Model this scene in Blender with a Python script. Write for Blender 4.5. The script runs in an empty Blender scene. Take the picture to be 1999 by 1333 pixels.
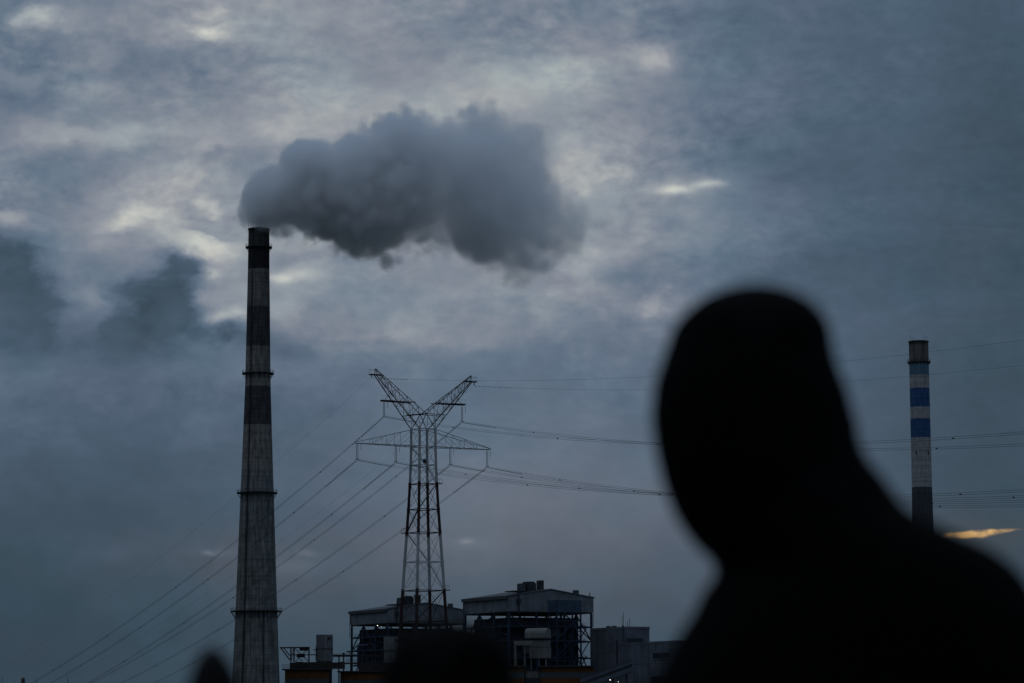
import bpy, bmesh, math, random
from mathutils import Vector, Matrix
random.seed(7)
SC = bpy.context.scene
COL = SC.collection
R = math.radians

# ---------------------------------------------------------------- camera
F = 5550.0                                   # focal length in photo pixels (1999 wide)
PITCH, ROLL = R(7.53), -0.005
CAM = Vector((0, 0, 1.2))
fw = Vector((0, math.cos(PITCH), math.sin(PITCH)))
r0 = Vector((1, 0, 0)); u0 = Vector((0, -math.sin(PITCH), math.cos(PITCH)))
rt = r0*math.cos(ROLL) + u0*math.sin(ROLL)
up = u0*math.cos(ROLL) - r0*math.sin(ROLL)
cd = bpy.data.cameras.new('camera'); cam = bpy.data.objects.new('camera', cd); COL.objects.link(cam)
cd.sensor_width = 36; cd.lens = 36*F/1999; cd.clip_start = 0.05; cd.clip_end = 40000
cam.matrix_world = Matrix(((rt.x, up.x, -fw.x, CAM.x), (rt.y, up.y, -fw.y, CAM.y), (rt.z, up.z, -fw.z, CAM.z), (0, 0, 0, 1)))
cd.dof.use_dof = True; cd.dof.focus_distance = 1100; cd.dof.aperture_fstop = 4.8; cd.dof.aperture_blades = 0
SC.camera = cam

def ray(px, py): return fw + rt*((px-999.5)/F) + up*((666.5-py)/F)
def at(px, py, Y):                            # the point seen at a photo pixel at a given distance
    d = ray(px, py); return CAM + d*(Y/d.y)
def azel(px, py):
    d = ray(px, py).normalized(); return math.atan2(d.x, d.y)*F, math.asin(d.z)*F

# ---------------------------------------------------------------- node helper
class NT:
    def __init__(s, tree): s.t = tree
    def n(s, typ, **kw):
        x = s.t.nodes.new(typ)
        for k, v in kw.items(): setattr(x, k, v)
        return x
    def put(s, sock, v):
        if hasattr(v, 'links') or isinstance(v, bpy.types.NodeSocket): s.t.links.new(v, sock)
        else: sock.default_value = v
    def m(s, op, a, b=None, c=None, clamp=False):
        x = s.n('ShaderNodeMath', operation=op, use_clamp=clamp); s.put(x.inputs[0], a)
        if b is not None: s.put(x.inputs[1], b)
        if c is not None: s.put(x.inputs[2], c)
        return x.outputs[0]
    def v(s, op, a, b=None, c=None):
        x = s.n('ShaderNodeVectorMath', operation=op); s.put(x.inputs[0], a)
        if b is not None: s.put(x.inputs[1], b)
        if c is not None: s.put(x.inputs[2], c)
        return x.outputs['Value'] if op in ('DOT_PRODUCT', 'LENGTH') else x.outputs[0]
    def noise(s, vec, scale, detail=4, rough=0.5, dist=0.0, out='Fac'):
        x = s.n('ShaderNodeTexNoise'); s.put(x.inputs['Vector'], vec)
        x.inputs['Scale'].default_value = scale; x.inputs['Detail'].default_value = detail
        x.inputs['Roughness'].default_value = rough; x.inputs['Distortion'].default_value = dist
        return x.outputs[out]
    def comb(s, a, b, c):
        x = s.n('ShaderNodeCombineXYZ'); s.put(x.inputs[0], a); s.put(x.inputs[1], b); s.put(x.inputs[2], c); return x.outputs[0]
    def sep(s, a):
        x = s.n('ShaderNodeSeparateXYZ'); s.put(x.inputs[0], a); return x.outputs
    def ramp(s, fac, stops, interp='LINEAR'):
        x = s.n('ShaderNodeValToRGB'); cr = x.color_ramp; cr.interpolation = interp
        while len(cr.elements) > 1: cr.elements.remove(cr.elements[-1])
        cr.elements[0].position = stops[0][0]; cr.elements[0].color = (*stops[0][1], 1)
        for p, c in stops[1:]:
            e = cr.elements.new(p); e.color = (*c, 1)
        s.put(x.inputs[0], fac); return x.outputs[0]
    def mix(s, f, a, b, blend='MIX'):
        x = s.n('ShaderNodeMix', data_type='RGBA', blend_type=blend); s.put(x.inputs[0], f); s.put(x.inputs[6], a); s.put(x.inputs[7], b); return x.outputs[2]
    def mapr(s, v, a, b, c, d, smooth=False):
        x = s.n('ShaderNodeMapRange', interpolation_type='SMOOTHSTEP' if smooth else 'LINEAR')
        for i, q in enumerate((v, a, b, c, d)): s.put(x.inputs[i], q)
        return x.outputs[0]
def lin(*c): return tuple(((x/255)/12.92 if x/255 <= .04045 else ((x/255+.055)/1.055)**2.4) for x in c)

# ---------------------------------------------------------------- world: overcast dusk sky
W = bpy.data.worlds.new('World'); SC.world = W; W.use_nodes = True; W.cycles.sampling_method = 'MANUAL'; W.cycles.sample_map_resolution = 256
t = W.node_tree; t.nodes.clear(); N = NT(t)
tc = N.n('ShaderNodeTexCoord').outputs['Generated']
dx, dy, dz = N.sep(tc)[0:3]
az = N.m('MULTIPLY', N.m('ARCTAN2', dx, dy), F)
el = N.m('MULTIPLY', N.m('ARCSINE', dz), F)
squash = N.v('MULTIPLY', tc, (1, 1, 1.55))
warp1 = N.v('SUBTRACT', N.noise(squash, 22, 2, .5, out='Color'), (.5, .5, .5))
warp2 = N.v('SUBTRACT', N.noise(squash, 85, 3, .55, out='Color'), (.5, .5, .5))
p0 = N.comb(az, el, 0.0)
p1 = N.v('MULTIPLY_ADD', warp1, (150, 95, 0), p0)
p1 = N.v('MULTIPLY_ADD', warp2, (75, 50, 0), p1)
p1s = N.sep(p1); PXn, PYn = p1s[0], p1s[1]
# cloud masses and thin places, each at its own bearing and height (photo pixel, half widths, change of brightness)
FEAT = [
 # broad glow of the set sun behind the deck
 (760, 230, 800, 330, .105), (250, 150, 500, 300, .035), (1120, 160, 300, 90, .05),
 (1260, 400, 260, 100, .055), (640, 550, 330, 110, .035), (1000, 640, 320, 90, .02), (560, 300, 300, 90, .02),
 # darker patches of the deck
 (1900, 250, 300, 360, -.05), (1650, 90, 220, 120, -.02), (2000, 150, 120, 450, -.05), (1960, 500, 200, 200, -.02), (1500, 150, 180, 150, -.06), (1890, 720, 200, 330, -.06), (1520, 500, 190, 140, -.05), (60, 1260, 260, 110, -.035), (1030, 985, 300, 120, .06), (640, 870, 220, 110, .012), (1870, 500, 140, 120, .025), (600, 30, 180, 55, .035), (790, 575, 180, 60, -.025),
 (380, 150, 170, 40, -.055), (130, 120, 130, 34, -.045), (60, 200, 90, 40, -.05), (470, 105, 90, 30, -.03),
 (1480, 330, 200, 50, -.03), (450, 320, 70, 26, -.05), (90, 345, 110, 40, -.05), (0, 60, 60, 60, -.05), (250, 300, 80, 18, -.03),
 (800, 70, 140, 50, -.02), (940, 50, 120, 40, -.035), (1330, 60, 160, 60, -.02), (1280, 250, 160, 40, -.03), (1000, 700, 260, 40, -.02),
 (150, 960, 300, 120, -.025), (450, 880, 240, 90, -.025), (60, 1010, 160, 90, -.02), (620, 780, 160, 70, -.02), (1500, 520, 220, 60, -.02),
 (300, 740, 200, 60, -.03), (1080, 820, 300, 60, -.015), (680, 380, 120, 30, -.03),
 # lighter banks
 (170, 165, 90, 16, .05), (210, 255, 120, 18, .055), (330, 335, 100, 22, .045), (270, 400, 90, 34, .085), (300, 450, 120, 30, .05),
 (640, 245, 110, 24, .05), (1050, 150, 130, 26, .04), (1240, 115, 50, 18, .05), (1140, 345, 50, 40, .07), (1160, 270, 90, 30, .02),
 (150, 280, 110, 14, .05), (560, 270, 70, 18, .05), (610, 200, 80, 22, .04),
 (410, 55, 80, 24, .055), (80, 32, 50, 16, .055), (1530, 280, 40, 10, .04), (960, 190, 160, 28, .04), (560, 140, 120, 22, .03),
 (700, 15, 100, 24, .03), (1250, 570, 60, 10, .04), (780, 645, 130, 14, .045), (900, 620, 120, 24, .03), (1140, 505, 36, 34, .07), (1180, 440, 80, 40, .03),
 (420, 500, 70, 20, .06), (460, 590, 60, 34, .07), (580, 570, 80, 24, .05), (900, 560, 110, 26, .03), (1090, 560, 90, 20, .03), (820, 500, 70, 12, .05),
 (620, 470, 80, 16, .05), (1420, 420, 120, 20, .03), (1600, 620, 240, 40, .012), (1330, 470, 120, 16, .025), (490, 400, 60, 40, .03),
 # thin places where the brighter sky above shows through
 (86, 36, 20, 7, .11), (60, 31, 16, 6, .07), (388, 64, 14, 5, .12), (416, 66, 14, 5, .12), (400, 25, 14, 7, .08), (212, 108, 16, 7, .09), (150, 270, 60, 6, .05),
 (540, 135, 16, 8, .05), (690, 135, 12, 7, .05), (605, 30, 18, 8, .05), (870, 145, 14, 7, .04),
 (415, 395, 11, 8, .17), (290, 405, 28, 9, .10), (245, 425, 30, 7, .13), (330, 440, 30, 6, .08), (400, 470, 34, 7, .13), (430, 480, 26, 6, .12),
 (430, 528, 18, 8, .12), (450, 535, 14, 6, .08), (610, 528, 24, 5, .08), (555, 603, 18, 6, .10), (480, 612, 16, 5, .1),
 (1350, 364, 80, 16, .05), (1200, 338, 18, 7, .13), (1125, 362, 20, 8, .10), (1115, 300, 20, 10, .07), (1255, 118, 18, 5, .11), (1230, 105, 12, 5, .06),
 (940, 205, 26, 10, .08), (955, 145, 30, 12, .04), (1120, 130, 20, 9, .07), (1100, 165, 20, 8, .05), (1270, 568, 14, 5, .12), (1135, 520, 22, 8, .09), (1170, 470, 20, 6, .05), (30, 424, 18, 7, .14), (1355, 485, 14, 5, .06), (1190, 560, 30, 6, .04),
 (190, 1080, 40, 10, .02), (590, 1110, 60, 26, .02), (850, 655, 60, 9, .04), (700, 625, 60, 10, .03),
]
TINY = [(1312, 371, 24, 6, .13), (1345, 365, 50, 13, .07), (1390, 359, 22, 6, .12), (548, 545, 20, 7, .16), (582, 535, 34, 9, .1), (425, 625, 16, 10, .16), (455, 612, 30, 8, .1), (402, 1079, 9, 4, .06), (425, 1077, 30, 7, .035), (600, 1080, 16, 5, .04), (575, 1108, 30, 12, .02), (914, 1056, 9, 4, .06), (920, 1060, 34, 9, .02)]
SCUD = [  # low dark rags of cloud drifting under the deck
 (-10, 515, 62, 46, .95), (36, 575, 58, 55, .95), (70, 630, 60, 40, .6), (0, 640, 70, 50, .6), (60, 690, 90, 40, .3), (295, 600, 66, 52, .85), (345, 560, 48, 36, .7), (392, 518, 32, 24, .75), (240, 640, 66, 44, .6), (330, 660, 80, 36, .4), (270, 700, 120, 40, .3),
 (455, 652, 30, 18, .6), (520, 680, 46, 24, .45), (600, 692, 38, 18, .45), (168, 590, 26, 36, -.3),
]
WARMS = [(1100, 1040, 360, 120, .8), (600, 1110, 110, 45, .6), (560, 1090, 180, 40, .35), (1150, 1180, 300, 60, .2), (230, 1080, 70, 20, .25), (920, 1060, 60, 20, .4), (420, 1085, 60, 20, .4), (790, 650, 140, 24, .25), (1920, 1050, 110, 30, .95), (1000, 1130, 500, 90, .22)]
GLOW = [(1876, 1045, 30, 4.6, .8), (1912, 1041, 30, 4.6, .9), (1944, 1037, 24, 3.6, .75), (1852, 1048, 24, 4.5, .5), (1975, 1033, 24, 3, .4)]
def gsum(xs, ys, lst, acc):
    for i in range(0, len(lst), 3):
        tr = list(lst[i:i+3]); tr += [(0, 0, 1, 1, 0)]*(3-len(tr))
        c = [azel(f[0], f[1]) for f in tr]
        X = N.v('MULTIPLY_ADD', xs, tuple(1/f[2] for f in tr), tuple(-q[0]/f[2] for q, f in zip(c, tr)))
        Yv = N.v('MULTIPLY_ADD', ys, tuple(1/f[3] for f in tr), tuple(-q[1]/f[3] for q, f in zip(c, tr)))
        S = N.v('MULTIPLY_ADD', Yv, Yv, N.v('MULTIPLY', X, X))
        U = N.v('MAXIMUM', N.v('MULTIPLY_ADD', S, (-.125,)*3, (1, 1, 1)), (0, 0, 0))
        U = N.v('MULTIPLY', U, U); U = N.v('MULTIPLY', U, U)
        acc = N.m('ADD', N.v('DOT_PRODUCT', U, tuple(f[4] for f in tr)), acc)
    return acc
# the large lists are folded into a few products of one curve over bearing and one over height
import numpy as np
AZR, ELC, ELR = 1300.0, azel(1000, 600)[1], 1000.0
xg, yg = np.linspace(-1, 1, 200), np.linspace(-1, 1, 200)
def win(q): return np.clip((1-np.abs(q))/.22, 0, 1)**2*(3-2*np.clip((1-np.abs(q))/.22, 0, 1))
def field(lst):
    Z = np.zeros((200, 200))
    for (x, y, sx, sy, a) in lst:
        cx, cy_ = azel(x, y); sx, sy = max(sx, 11), max(sy, 8.5)
        Z += a*np.outer(np.exp(-.5*((yg*ELR+ELC-cy_)/sy)**2), np.exp(-.5*((xg*AZR-cx)/sx)**2))
    return Z*np.outer(win(yg), win(xg))
def curves(src, cols):
    c = N.n('ShaderNodeVectorCurve')
    for k in range(3):
        cu = c.mapping.curves[k]; v = cols[k]
        idx = list(range(0, 200, 2))+[199]
        while len(cu.points) < len(idx): cu.points.new(0, 0)
        for q, i in zip(cu.points, idx): q.location = (float(xg[i]), float(v[i])); q.handle_type = 'AUTO'
    c.mapping.update(); c.inputs['Fac'].default_value = 1; N.put(c.inputs['Vector'], src); return c.outputs[0]
xn = N.m('DIVIDE', PXn, AZR); yn = N.m('MULTIPLY_ADD', PYn, 1/ELR, -ELC/ELR)
xv, yv = N.comb(xn, xn, xn), N.comb(yn, yn, yn)
def folded(lst, rank, acc):
    U, S, V = np.linalg.svd(field(lst))
    for r in range(0, rank, 3):
        us = [U[:, r+k] for k in range(3)]; vs_ = [V[r+k] for k in range(3)]
        mu = [max(abs(q).max(), 1e-6) for q in us]; mv = [max(abs(q).max(), 1e-6) for q in vs_]
        A = curves(yv, [q/m_ for q, m_ in zip(us, mu)]); B = curves(xv, [q/m_ for q, m_ in zip(vs_, mv)])
        w = tuple(float(S[r+k]*mu[k]*mv[k]) for k in range(3))
        acc = N.m('ADD', N.v('DOT_PRODUCT', N.v('MULTIPLY', A, B), w), acc)
    return acc
base = N.mapr(el, azel(1000, 1400)[1], azel(1000, 560)[1], .28, .388, True)
n1 = N.noise(squash, 24, 2, .5); n2 = N.noise(squash, 58, 3, .5)
n4 = N.noise(N.v('MULTIPLY_ADD', warp1, (.012, .012, .03), N.v('MULTIPLY', tc, (1, 1, 1.7))), 140, 3, .52)
n3 = N.noise(N.v('MULTIPLY', tc, (1, 1, 1.6)), 240, 2, .5)
contrast = N.mapr(el, azel(1000, 1150)[1], azel(1000, 420)[1], .22, 1, True)
right = N.mapr(az, azel(1150, 600)[0], azel(1750, 600)[0], 1, .25, True)
tex = N.m('ADD', N.m('MULTIPLY_ADD', n1, .10, -.05), N.m('MULTIPLY_ADD', n2, .14, -.07))
tex = N.m('ADD', tex, N.m('MULTIPLY', N.m('SUBTRACT', n4, .5), N.m('MULTIPLY', N.mapr(n1, .35, .65, .07, .2, True), contrast)))
tex = N.m('MULTIPLY', tex, right); tex = N.m('ADD', tex, N.m('MULTIPLY_ADD', n3, .03, -.015))
T = N.m('MULTIPLY_ADD', tex, contrast, base)
T = folded(FEAT, 21, T)
tw = N.sep(N.v('MULTIPLY_ADD', warp2, (44, 15, 0), p0))
T = gsum(tw[0], tw[1], TINY, T)
scn = N.m('ADD', N.m('MULTIPLY_ADD', n2, 1.6, -.8), N.m('MULTIPLY_ADD', n4, 1.2, -.6))
sc_f = folded(SCUD, 6, 0.0)
mk = N.m('MULTIPLY_ADD', scn, N.m('MINIMUM', N.m('MAXIMUM', sc_f, 0.0), 1.0), sc_f)
mk = N.mapr(mk, .0, 1.25, 0, .95, True)
T = N.m('ADD', N.m('MULTIPLY', T, N.m('SUBTRACT', 1.0, mk)), N.m('MULTIPLY', mk, N.m('MULTIPLY_ADD', n1, .16, N.m('MULTIPLY_ADD', n2, .16, .13))))
T = N.m('MAXIMUM', T, .2)
hue = N.noise(squash, 30, 2, .5)
over = N.mapr(dz, .27, .95, 1.0, 2.4, True)               # an overcast sky is more than twice as bright overhead
RAMP = [(.12, lin(22, 33, 41)), (.2, lin(42, 57, 66)), (.27, lin(58, 75, 88)), (.34, lin(75, 93, 111)), (.42, lin(99, 115, 133)),
        (.5, lin(126, 135, 148)), (.58, lin(150, 156, 163)), (.68, lin(181, 184, 182)), (.8, lin(215, 214, 204)), (1, lin(245, 240, 225))]
c = N.ramp(T, RAMP)
c = N.mix(N.mapr(hue, .38, .68, 0, .2, True), c, N.mix(1.0, c, (1.07, .975, 1.0, 1), 'MULTIPLY'))
c = N.mix(N.mapr(hue, .58, .3, 0, .6, True), c, N.mix(1.0, c, (.93, 1.02, 1.03, 1), 'MULTIPLY'))
c = N.mix(N.m('MINIMUM', N.m('MAXIMUM', folded(WARMS, 3, 0.0), 0.0), 1.0), c, N.mix(1.0, c, (1.2, .99, .9, 1), 'MULTIPLY'))
q = N.sep(N.v('MULTIPLY_ADD', warp2, (60, 16, 0), p0))
g = N.m('MULTIPLY', N.mapr(gsum(q[0], q[1], GLOW, 0.0), .12, 1.25, 0, 1, True), N.mapr(n3, .36, .6, .3, 1))
c = N.mix(g, c, (*lin(214, 172, 116), 1))
bg = N.n('ShaderNodeBackground'); N.put(bg.inputs[0], c); N.put(bg.inputs[1], over); cur = bg.outputs[0]
st = N.n('ShaderNodeTexSky', sky_type='NISHITA'); st.sun_disc = False
st.sun_elevation = R(1.0); st.sun_rotation = R(8.0); st.air_density = 1.6; st.dust_density = 2
bg2 = N.n('ShaderNodeBackground'); N.put(bg2.inputs[0], st.outputs[0]); bg2.inputs[1].default_value = .0003
ad = N.n('ShaderNodeAddShader'); out = N.n('ShaderNodeOutputWorld')
t.links.new(cur, ad.inputs[0]); t.links.new(bg2.outputs[0], ad.inputs[1]); t.links.new(ad.outputs[0], out.inputs[0])

sd = bpy.data.lights.new('sun', 'SUN'); sd.energy = .06; sd.angle = R(20); sd.color = (1, .9, .78)
so = bpy.data.objects.new('sun', sd); COL.objects.link(so)
so.rotation_euler = Vector((-math.sin(R(8)), -math.cos(R(8)), -math.sin(R(9)))).to_track_quat('-Z', 'Y').to_euler()

SC.view_settings.view_transform = 'Standard'; SC.view_settings.look = 'None'; SC.view_settings.gamma = 1
SC.view_settings.exposure = 0; SC.view_settings.use_curve_mapping = False
SC.render.engine = 'CYCLES'
cy = SC.cycles; cy.use_denoising = True; cy.max_bounces = 8; cy.diffuse_bounces = 3; cy.volume_bounces = 6
cy.volume_step_rate = 0.7; cy.volume_max_steps = 256
SC.render.filter_size = 1.5

# ---------------------------------------------------------------- materials
MATS = {}
def paint(name, col, rough=.7, var=.25, scale=.6, metal=0.0, spec=.25, streak=False):
    m = bpy.data.materials.new(name); m.use_nodes = True; n = NT(m.node_tree)
    b = m.node_tree.nodes['Principled BSDF']; pos = n.n('ShaderNodeNewGeometry').outputs['Position']
    a = n.noise(pos, scale, 5, .6)
    if streak: a = n.m('MULTIPLY', a, n.m('ADD', n.noise(n.v('MULTIPLY', pos, (1, 1, .06)), scale*2.2, 4, .6), .5))
    ri = n.n('ShaderNodeObjectInfo').outputs['Random']
    f = n.m('ADD', n.mapr(a, .3, .7, 1-var, 1+var), n.m('MULTIPLY_ADD', ri, .14, -.07))
    n.put(b.inputs['Base Color'], n.mix(1.0, (*col, 1), n.comb(f, f, f), 'MULTIPLY'))
    b.inputs['Roughness'].default_value = rough; b.inputs['Metallic'].default_value = metal; b.inputs['Specular IOR Level'].default_value = spec
    MATS[name] = m; return m
def emit(name, col, s):
    m = bpy.data.materials.new(name); m.use_nodes = True; b = m.node_tree.nodes['Principled BSDF']
    b.inputs['Emission Color'].default_value = (*col, 1); b.inputs['Emission Strength'].default_value = s; MATS[name] = m; return m
paint('red_steel', (.023, .0095, .008), .7, .3, 1.2)
paint('white_steel', (.30, .315, .325), .6, .2, .8)
paint('blue_steel', (.012, .023, .045), .6, .25, .4)
paint('dark_steel', (.025, .028, .034), .7, .3, .5)
paint('grey_clad', (.112, .122, .137), .65, .3, .25, streak=True)
paint('roof_sheet', (.05, .055, .065), .7, .2, .2)
paint('casing', (.012, .016, .024), .8, .3, .2)
paint('orange_clad', (.085, .03, .005), .7, .3, .3, streak=True)
paint('slate_clad', (.045, .054, .062), .7, .2, .3, streak=True)
paint('brown_wall', (.028, .025, .023), .9, .4, .5)
paint('silo_clad', (.12, .125, .135), .55, .25, .4, streak=True)
paint('white_wall', (.085, .095, .118), .8, .3, .12, streak=True)
paint('dark_window', (.01, .012, .016), .25, .1, .3, spec=.5)
paint('pale_duct', (.11, .11, .106), .7, .3, .4, streak=True)
paint('blue_clad', (.03, .055, .085), .7, .25, .3, streak=True)
paint('wire', (.02, .021, .024), .6, .1, .2)
paint('insulator', (.05, .035, .03), .3, .2, 2)
paint('black_cloth', (.006, .006, .007), 1, .3, 30, spec=0)
paint('black_hair', (.004, .004, .004), .9, .3, 80, spec=.05)
paint('skin', (.20, .12, .085), .7, .15, 20, spec=.2)
paint('rubber', (.008, .008, .008), .9, .2, 20, spec=.1)
paint('scooter_paint', (.02, .022, .03), .5, .1, 8, spec=.3)
paint('mirror_shell', (.006, .006, .006), .7, .1, 20, spec=.1)
paint('chrome', (.3, .3, .3), .3, .1, 10, metal=1)
paint('ground', (.035, .04, .028), .95, .4, .05)
paint('reed_leaf', (.03, .032, .018), .8, .4, 5)
paint('reed_head', (.035, .018, .02), .9, .4, 12)
emit('lamp_light', (1, .93, .8), 3)

def chimney_mat(name, H, bands, grime, ladder_ang, streaks=()):
    m = bpy.data.materials.new(name); m.use_nodes = True; n = NT(m.node_tree); b = m.node_tree.nodes['Principled BSDF']
    oc = n.n('ShaderNodeTexCoord').outputs['Object']; x, y, z = n.sep(oc)[0:3]
    ang = n.m('ARCTAN2', x, n.m('MULTIPLY', y, -1.0))
    wob = n.m('MULTIPLY_ADD', n.noise(oc, .5, 3), .6, -.3)
    col = n.ramp(n.m('DIVIDE', n.m('ADD', z, wob), H), bands, 'CONSTANT')
    st = n.noise(n.comb(n.m('MULTIPLY', ang, 7.0), n.m('MULTIPLY', z, .045), 0.0), 1.6, 6, .65)
    blot = n.noise(n.comb(n.m('MULTIPLY', ang, 3.0), n.m('MULTIPLY', z, .16), 3.0), 1.0, 6, .6)
    pour = n.noise(n.comb(0.0, 0.0, n.m('MULTIPLY', z, .55)), 1.0, 3, .8)
    f = n.m('MULTIPLY', n.mapr(st, .3, .72, 1-grime, 1+grime*.7), n.mapr(blot, .3, .7, 1-grime*.7, 1+grime*.5))
    f = n.m('MULTIPLY', f, n.mapr(pour, .35, .65, .72, 1.2))
    fine = n.noise(oc, 1.3, 4, .7)
    f = n.m('MULTIPLY', f, n.mapr(fine, .3, .7, .8, 1.2))
    for (a0, w, s, z0, z1) in streaks:     # rust and soot washed down along the ladder and from platforms
        d = n.m('ABSOLUTE', n.m('SUBTRACT', ang, n.m('MULTIPLY_ADD', n.noise(n.comb(0.0, 0.0, n.m('MULTIPLY', z, .08)), 1.0, 4), .08, a0-.04)))
        k = n.m('MULTIPLY', n.mapr(d, w, w*.2, 0, 1, True), n.mapr(n.noise(n.comb(a0, 0.0, n.m('MULTIPLY', z, .06)), 1.0, 4), .25, .6, .45, 1))
        k = n.m('MULTIPLY', k, n.m('MULTIPLY', n.m('GREATER_THAN', z, z0), n.m('LESS_THAN', z, z1)))
        f = n.m('MULTIPLY', f, n.m('SUBTRACT', 1.0, n.m('MULTIPLY', k, s)))
    n.put(b.inputs['Base Color'], n.mix(1.0, col, n.comb(f, f, f), 'MULTIPLY'))
    b.inputs['Roughness'].default_value = .9; b.inputs['Specular IOR Level'].default_value = .15
    bp = n.n('ShaderNodeBump'); bp.inputs['Strength'].default_value = .4; bp.inputs['Distance'].default_value = .2
    n.put(bp.inputs['Height'], n.m('ADD', fine, pour)); m.node_tree.links.new(bp.outputs[0], b.inputs['Normal'])
    MATS[name] = m; return m

# ---------------------------------------------------------------- object helpers
def tag(o, label=None, cat=None, group=None, kind=None):
    if label: o['label'] = label
    if cat: o['category'] = cat
    if group: o['group'] = group
    if kind: o['kind'] = kind
    return o
def empty(name, loc, rz=0, label=None, cat=None, group=None):
    o = bpy.data.objects.new(name, None); COL.objects.link(o); o.location = loc; o.rotation_euler = (0, 0, rz); o.empty_display_size = .5
    return tag(o, label, cat, group)
def link(name, me, parent=None, mat=None):
    if mat is not None and len(me.materials) == 0: me.materials.append(MATS[mat])
    o = bpy.data.objects.new(name, me); COL.objects.link(o)
    if parent: o.parent = parent
    return o
def pyd(name, vs, fs, mat, parent=None, smooth=False):
    me = bpy.data.meshes.new(name); me.from_pydata([tuple(v) for v in vs], [], fs); me.update()
    bm = bmesh.new(); bm.from_mesh(me); bmesh.ops.recalc_face_normals(bm, faces=bm.faces); bm.to_mesh(me); bm.free()
    if smooth:
        for p in me.polygons: p.use_smooth = True
    return link(name, me, parent, mat)
UNIT = {}
def unit(kind, mat):
    k = (kind, mat)
    if k not in UNIT:
        me = bpy.data.meshes.new(kind); bm = bmesh.new()
        if kind == 'rod': bmesh.ops.create_cone(bm, cap_ends=True, segments=8, radius1=1, radius2=1, depth=1)
        elif kind == 'cube':
            bmesh.ops.create_cube(bm, size=1)
        bm.to_mesh(me); bm.free(); me.materials.append(MATS[mat]); UNIT[k] = me
    return UNIT[k]
def rod(name, a, b, r, mat, parent, kind='rod', r2=None):
    a, b = Vector(a), Vector(b); d = b-a; L = d.length
    o = bpy.data.objects.new(name, unit(kind, mat)); COL.objects.link(o); o.parent = parent
    q = d.to_track_quat('Z', 'Y'); s = (r, r2 or r, L)
    o.location = (a+b)/2; o.rotation_mode = 'QUATERNION'; o.rotation_quaternion = q; o.scale = s
    return o
def beam(name, a, b, w, mat, parent, h=None): return rod(name, a, b, w, mat, parent, 'cube', h)
def sub(child, part):                          # hang a piece on the part it belongs to, where it already stands
    child.parent = part; child.matrix_parent_inverse = part.matrix_basis.inverted(); return child
def box(name, lo, hi, mat, parent, bev=0.0):
    lo, hi = Vector(lo), Vector(hi)
    o = bpy.data.objects.new(name, unit('cube', mat)); COL.objects.link(o); o.parent = parent
    o.location = (lo+hi)/2; o.scale = hi-lo
    return o
def tubes(name, paths, r, mat, parent, sides=4):
    vs, fs = [], []
    for P in paths:
        P = [Vector(p) for p in P]; b0 = len(vs)
        for i, p in enumerate(P):
            d = (P[min(i+1, len(P)-1)]-P[max(i-1, 0)]).normalized()
            ref = Vector((0, 0, 1)) if abs(d.z) < .95 else Vector((1, 0, 0))
            a = d.cross(ref).normalized(); b = a.cross(d)
            for k in range(sides):
                an = 2*math.pi*(k+.5)/sides; vs.append(p+a*(math.cos(an)*r)+b*(math.sin(an)*r))
        for i in range(len(P)-1):
            for k in range(sides):
                k2 = (k+1) % sides; fs.append((b0+i*sides+k, b0+i*sides+k2, b0+(i+1)*sides+k2, b0+(i+1)*sides+k))
        fs.append(tuple(b0+k for k in range(sides))); e = b0+(len(P)-1)*sides; fs.append(tuple(e+sides-1-k for k in range(sides)))
    return pyd(name, vs, fs, mat, parent)
def lathe(name, prof, mat, parent, seg=64, smooth=True):
    vs, fs = [], []
    for (r, z) in prof:
        for k in range(seg):
            a = 2*math.pi*k/seg; vs.append((r*math.cos(a), r*math.sin(a), z))
    n = len(prof)
    for i in range(n-1):
        for k in range(seg):
            k2 = (k+1) % seg; fs.append((i*seg+k, i*seg+k2, (i+1)*seg+k2, (i+1)*seg+k))
    return pyd(name, vs, fs, mat, parent, smooth)

# ---------------------------------------------------------------- ground
me = bpy.data.meshes.new('ground'); bm = bmesh.new()
bmesh.ops.create_circle(bm, cap_ends=True, segments=96, radius=15000); bm.to_mesh(me); bm.free()
tag(link('ground', me, None, 'ground'), kind='structure')

# ---------------------------------------------------------------- chimneys
def platform(parent, r, z, wdt, nb, rail=1.3, steel='dark_steel'):
    o = lathe('platform', [(r-.15, z-.25), (r+wdt, z-.25), (r+wdt, z+.12), (r-.15, z+.12), (r-.15, z-.25)], steel, parent, 48, False)
    ps = []
    for zz in (z+rail, z+rail*.55): ps.append([(math.cos(a)*(r+wdt-.1), math.sin(a)*(r+wdt-.1), zz) for a in [2*math.pi*k/48 for k in range(49)]])
    for k in range(24):
        a = 2*math.pi*k/24; c, s = math.cos(a)*(r+wdt-.1), math.sin(a)*(r+wdt-.1); ps.append([(c, s, z), (c, s, z+rail)])
    sub(tubes('railing', ps, .055, steel, parent), o)
    for k in range(nb):
        a = 2*math.pi*(k+.5)/nb; c, s = math.cos(a), math.sin(a)
        sub(rod('bracket', (c*(r-.1), s*(r-.1), z-wdt*1.5-.2), (c*(r+wdt-.15), s*(r+wdt-.15), z-.25), .1, steel, parent), o)
def interp(tab, x):
    if x <= tab[0][0]: return tab[0][1]
    for (a, b), (c, d) in zip(tab, tab[1:]):
        if x <= c: return b+(d-b)*(x-a)/(c-a)
    return tab[-1][1]
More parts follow.
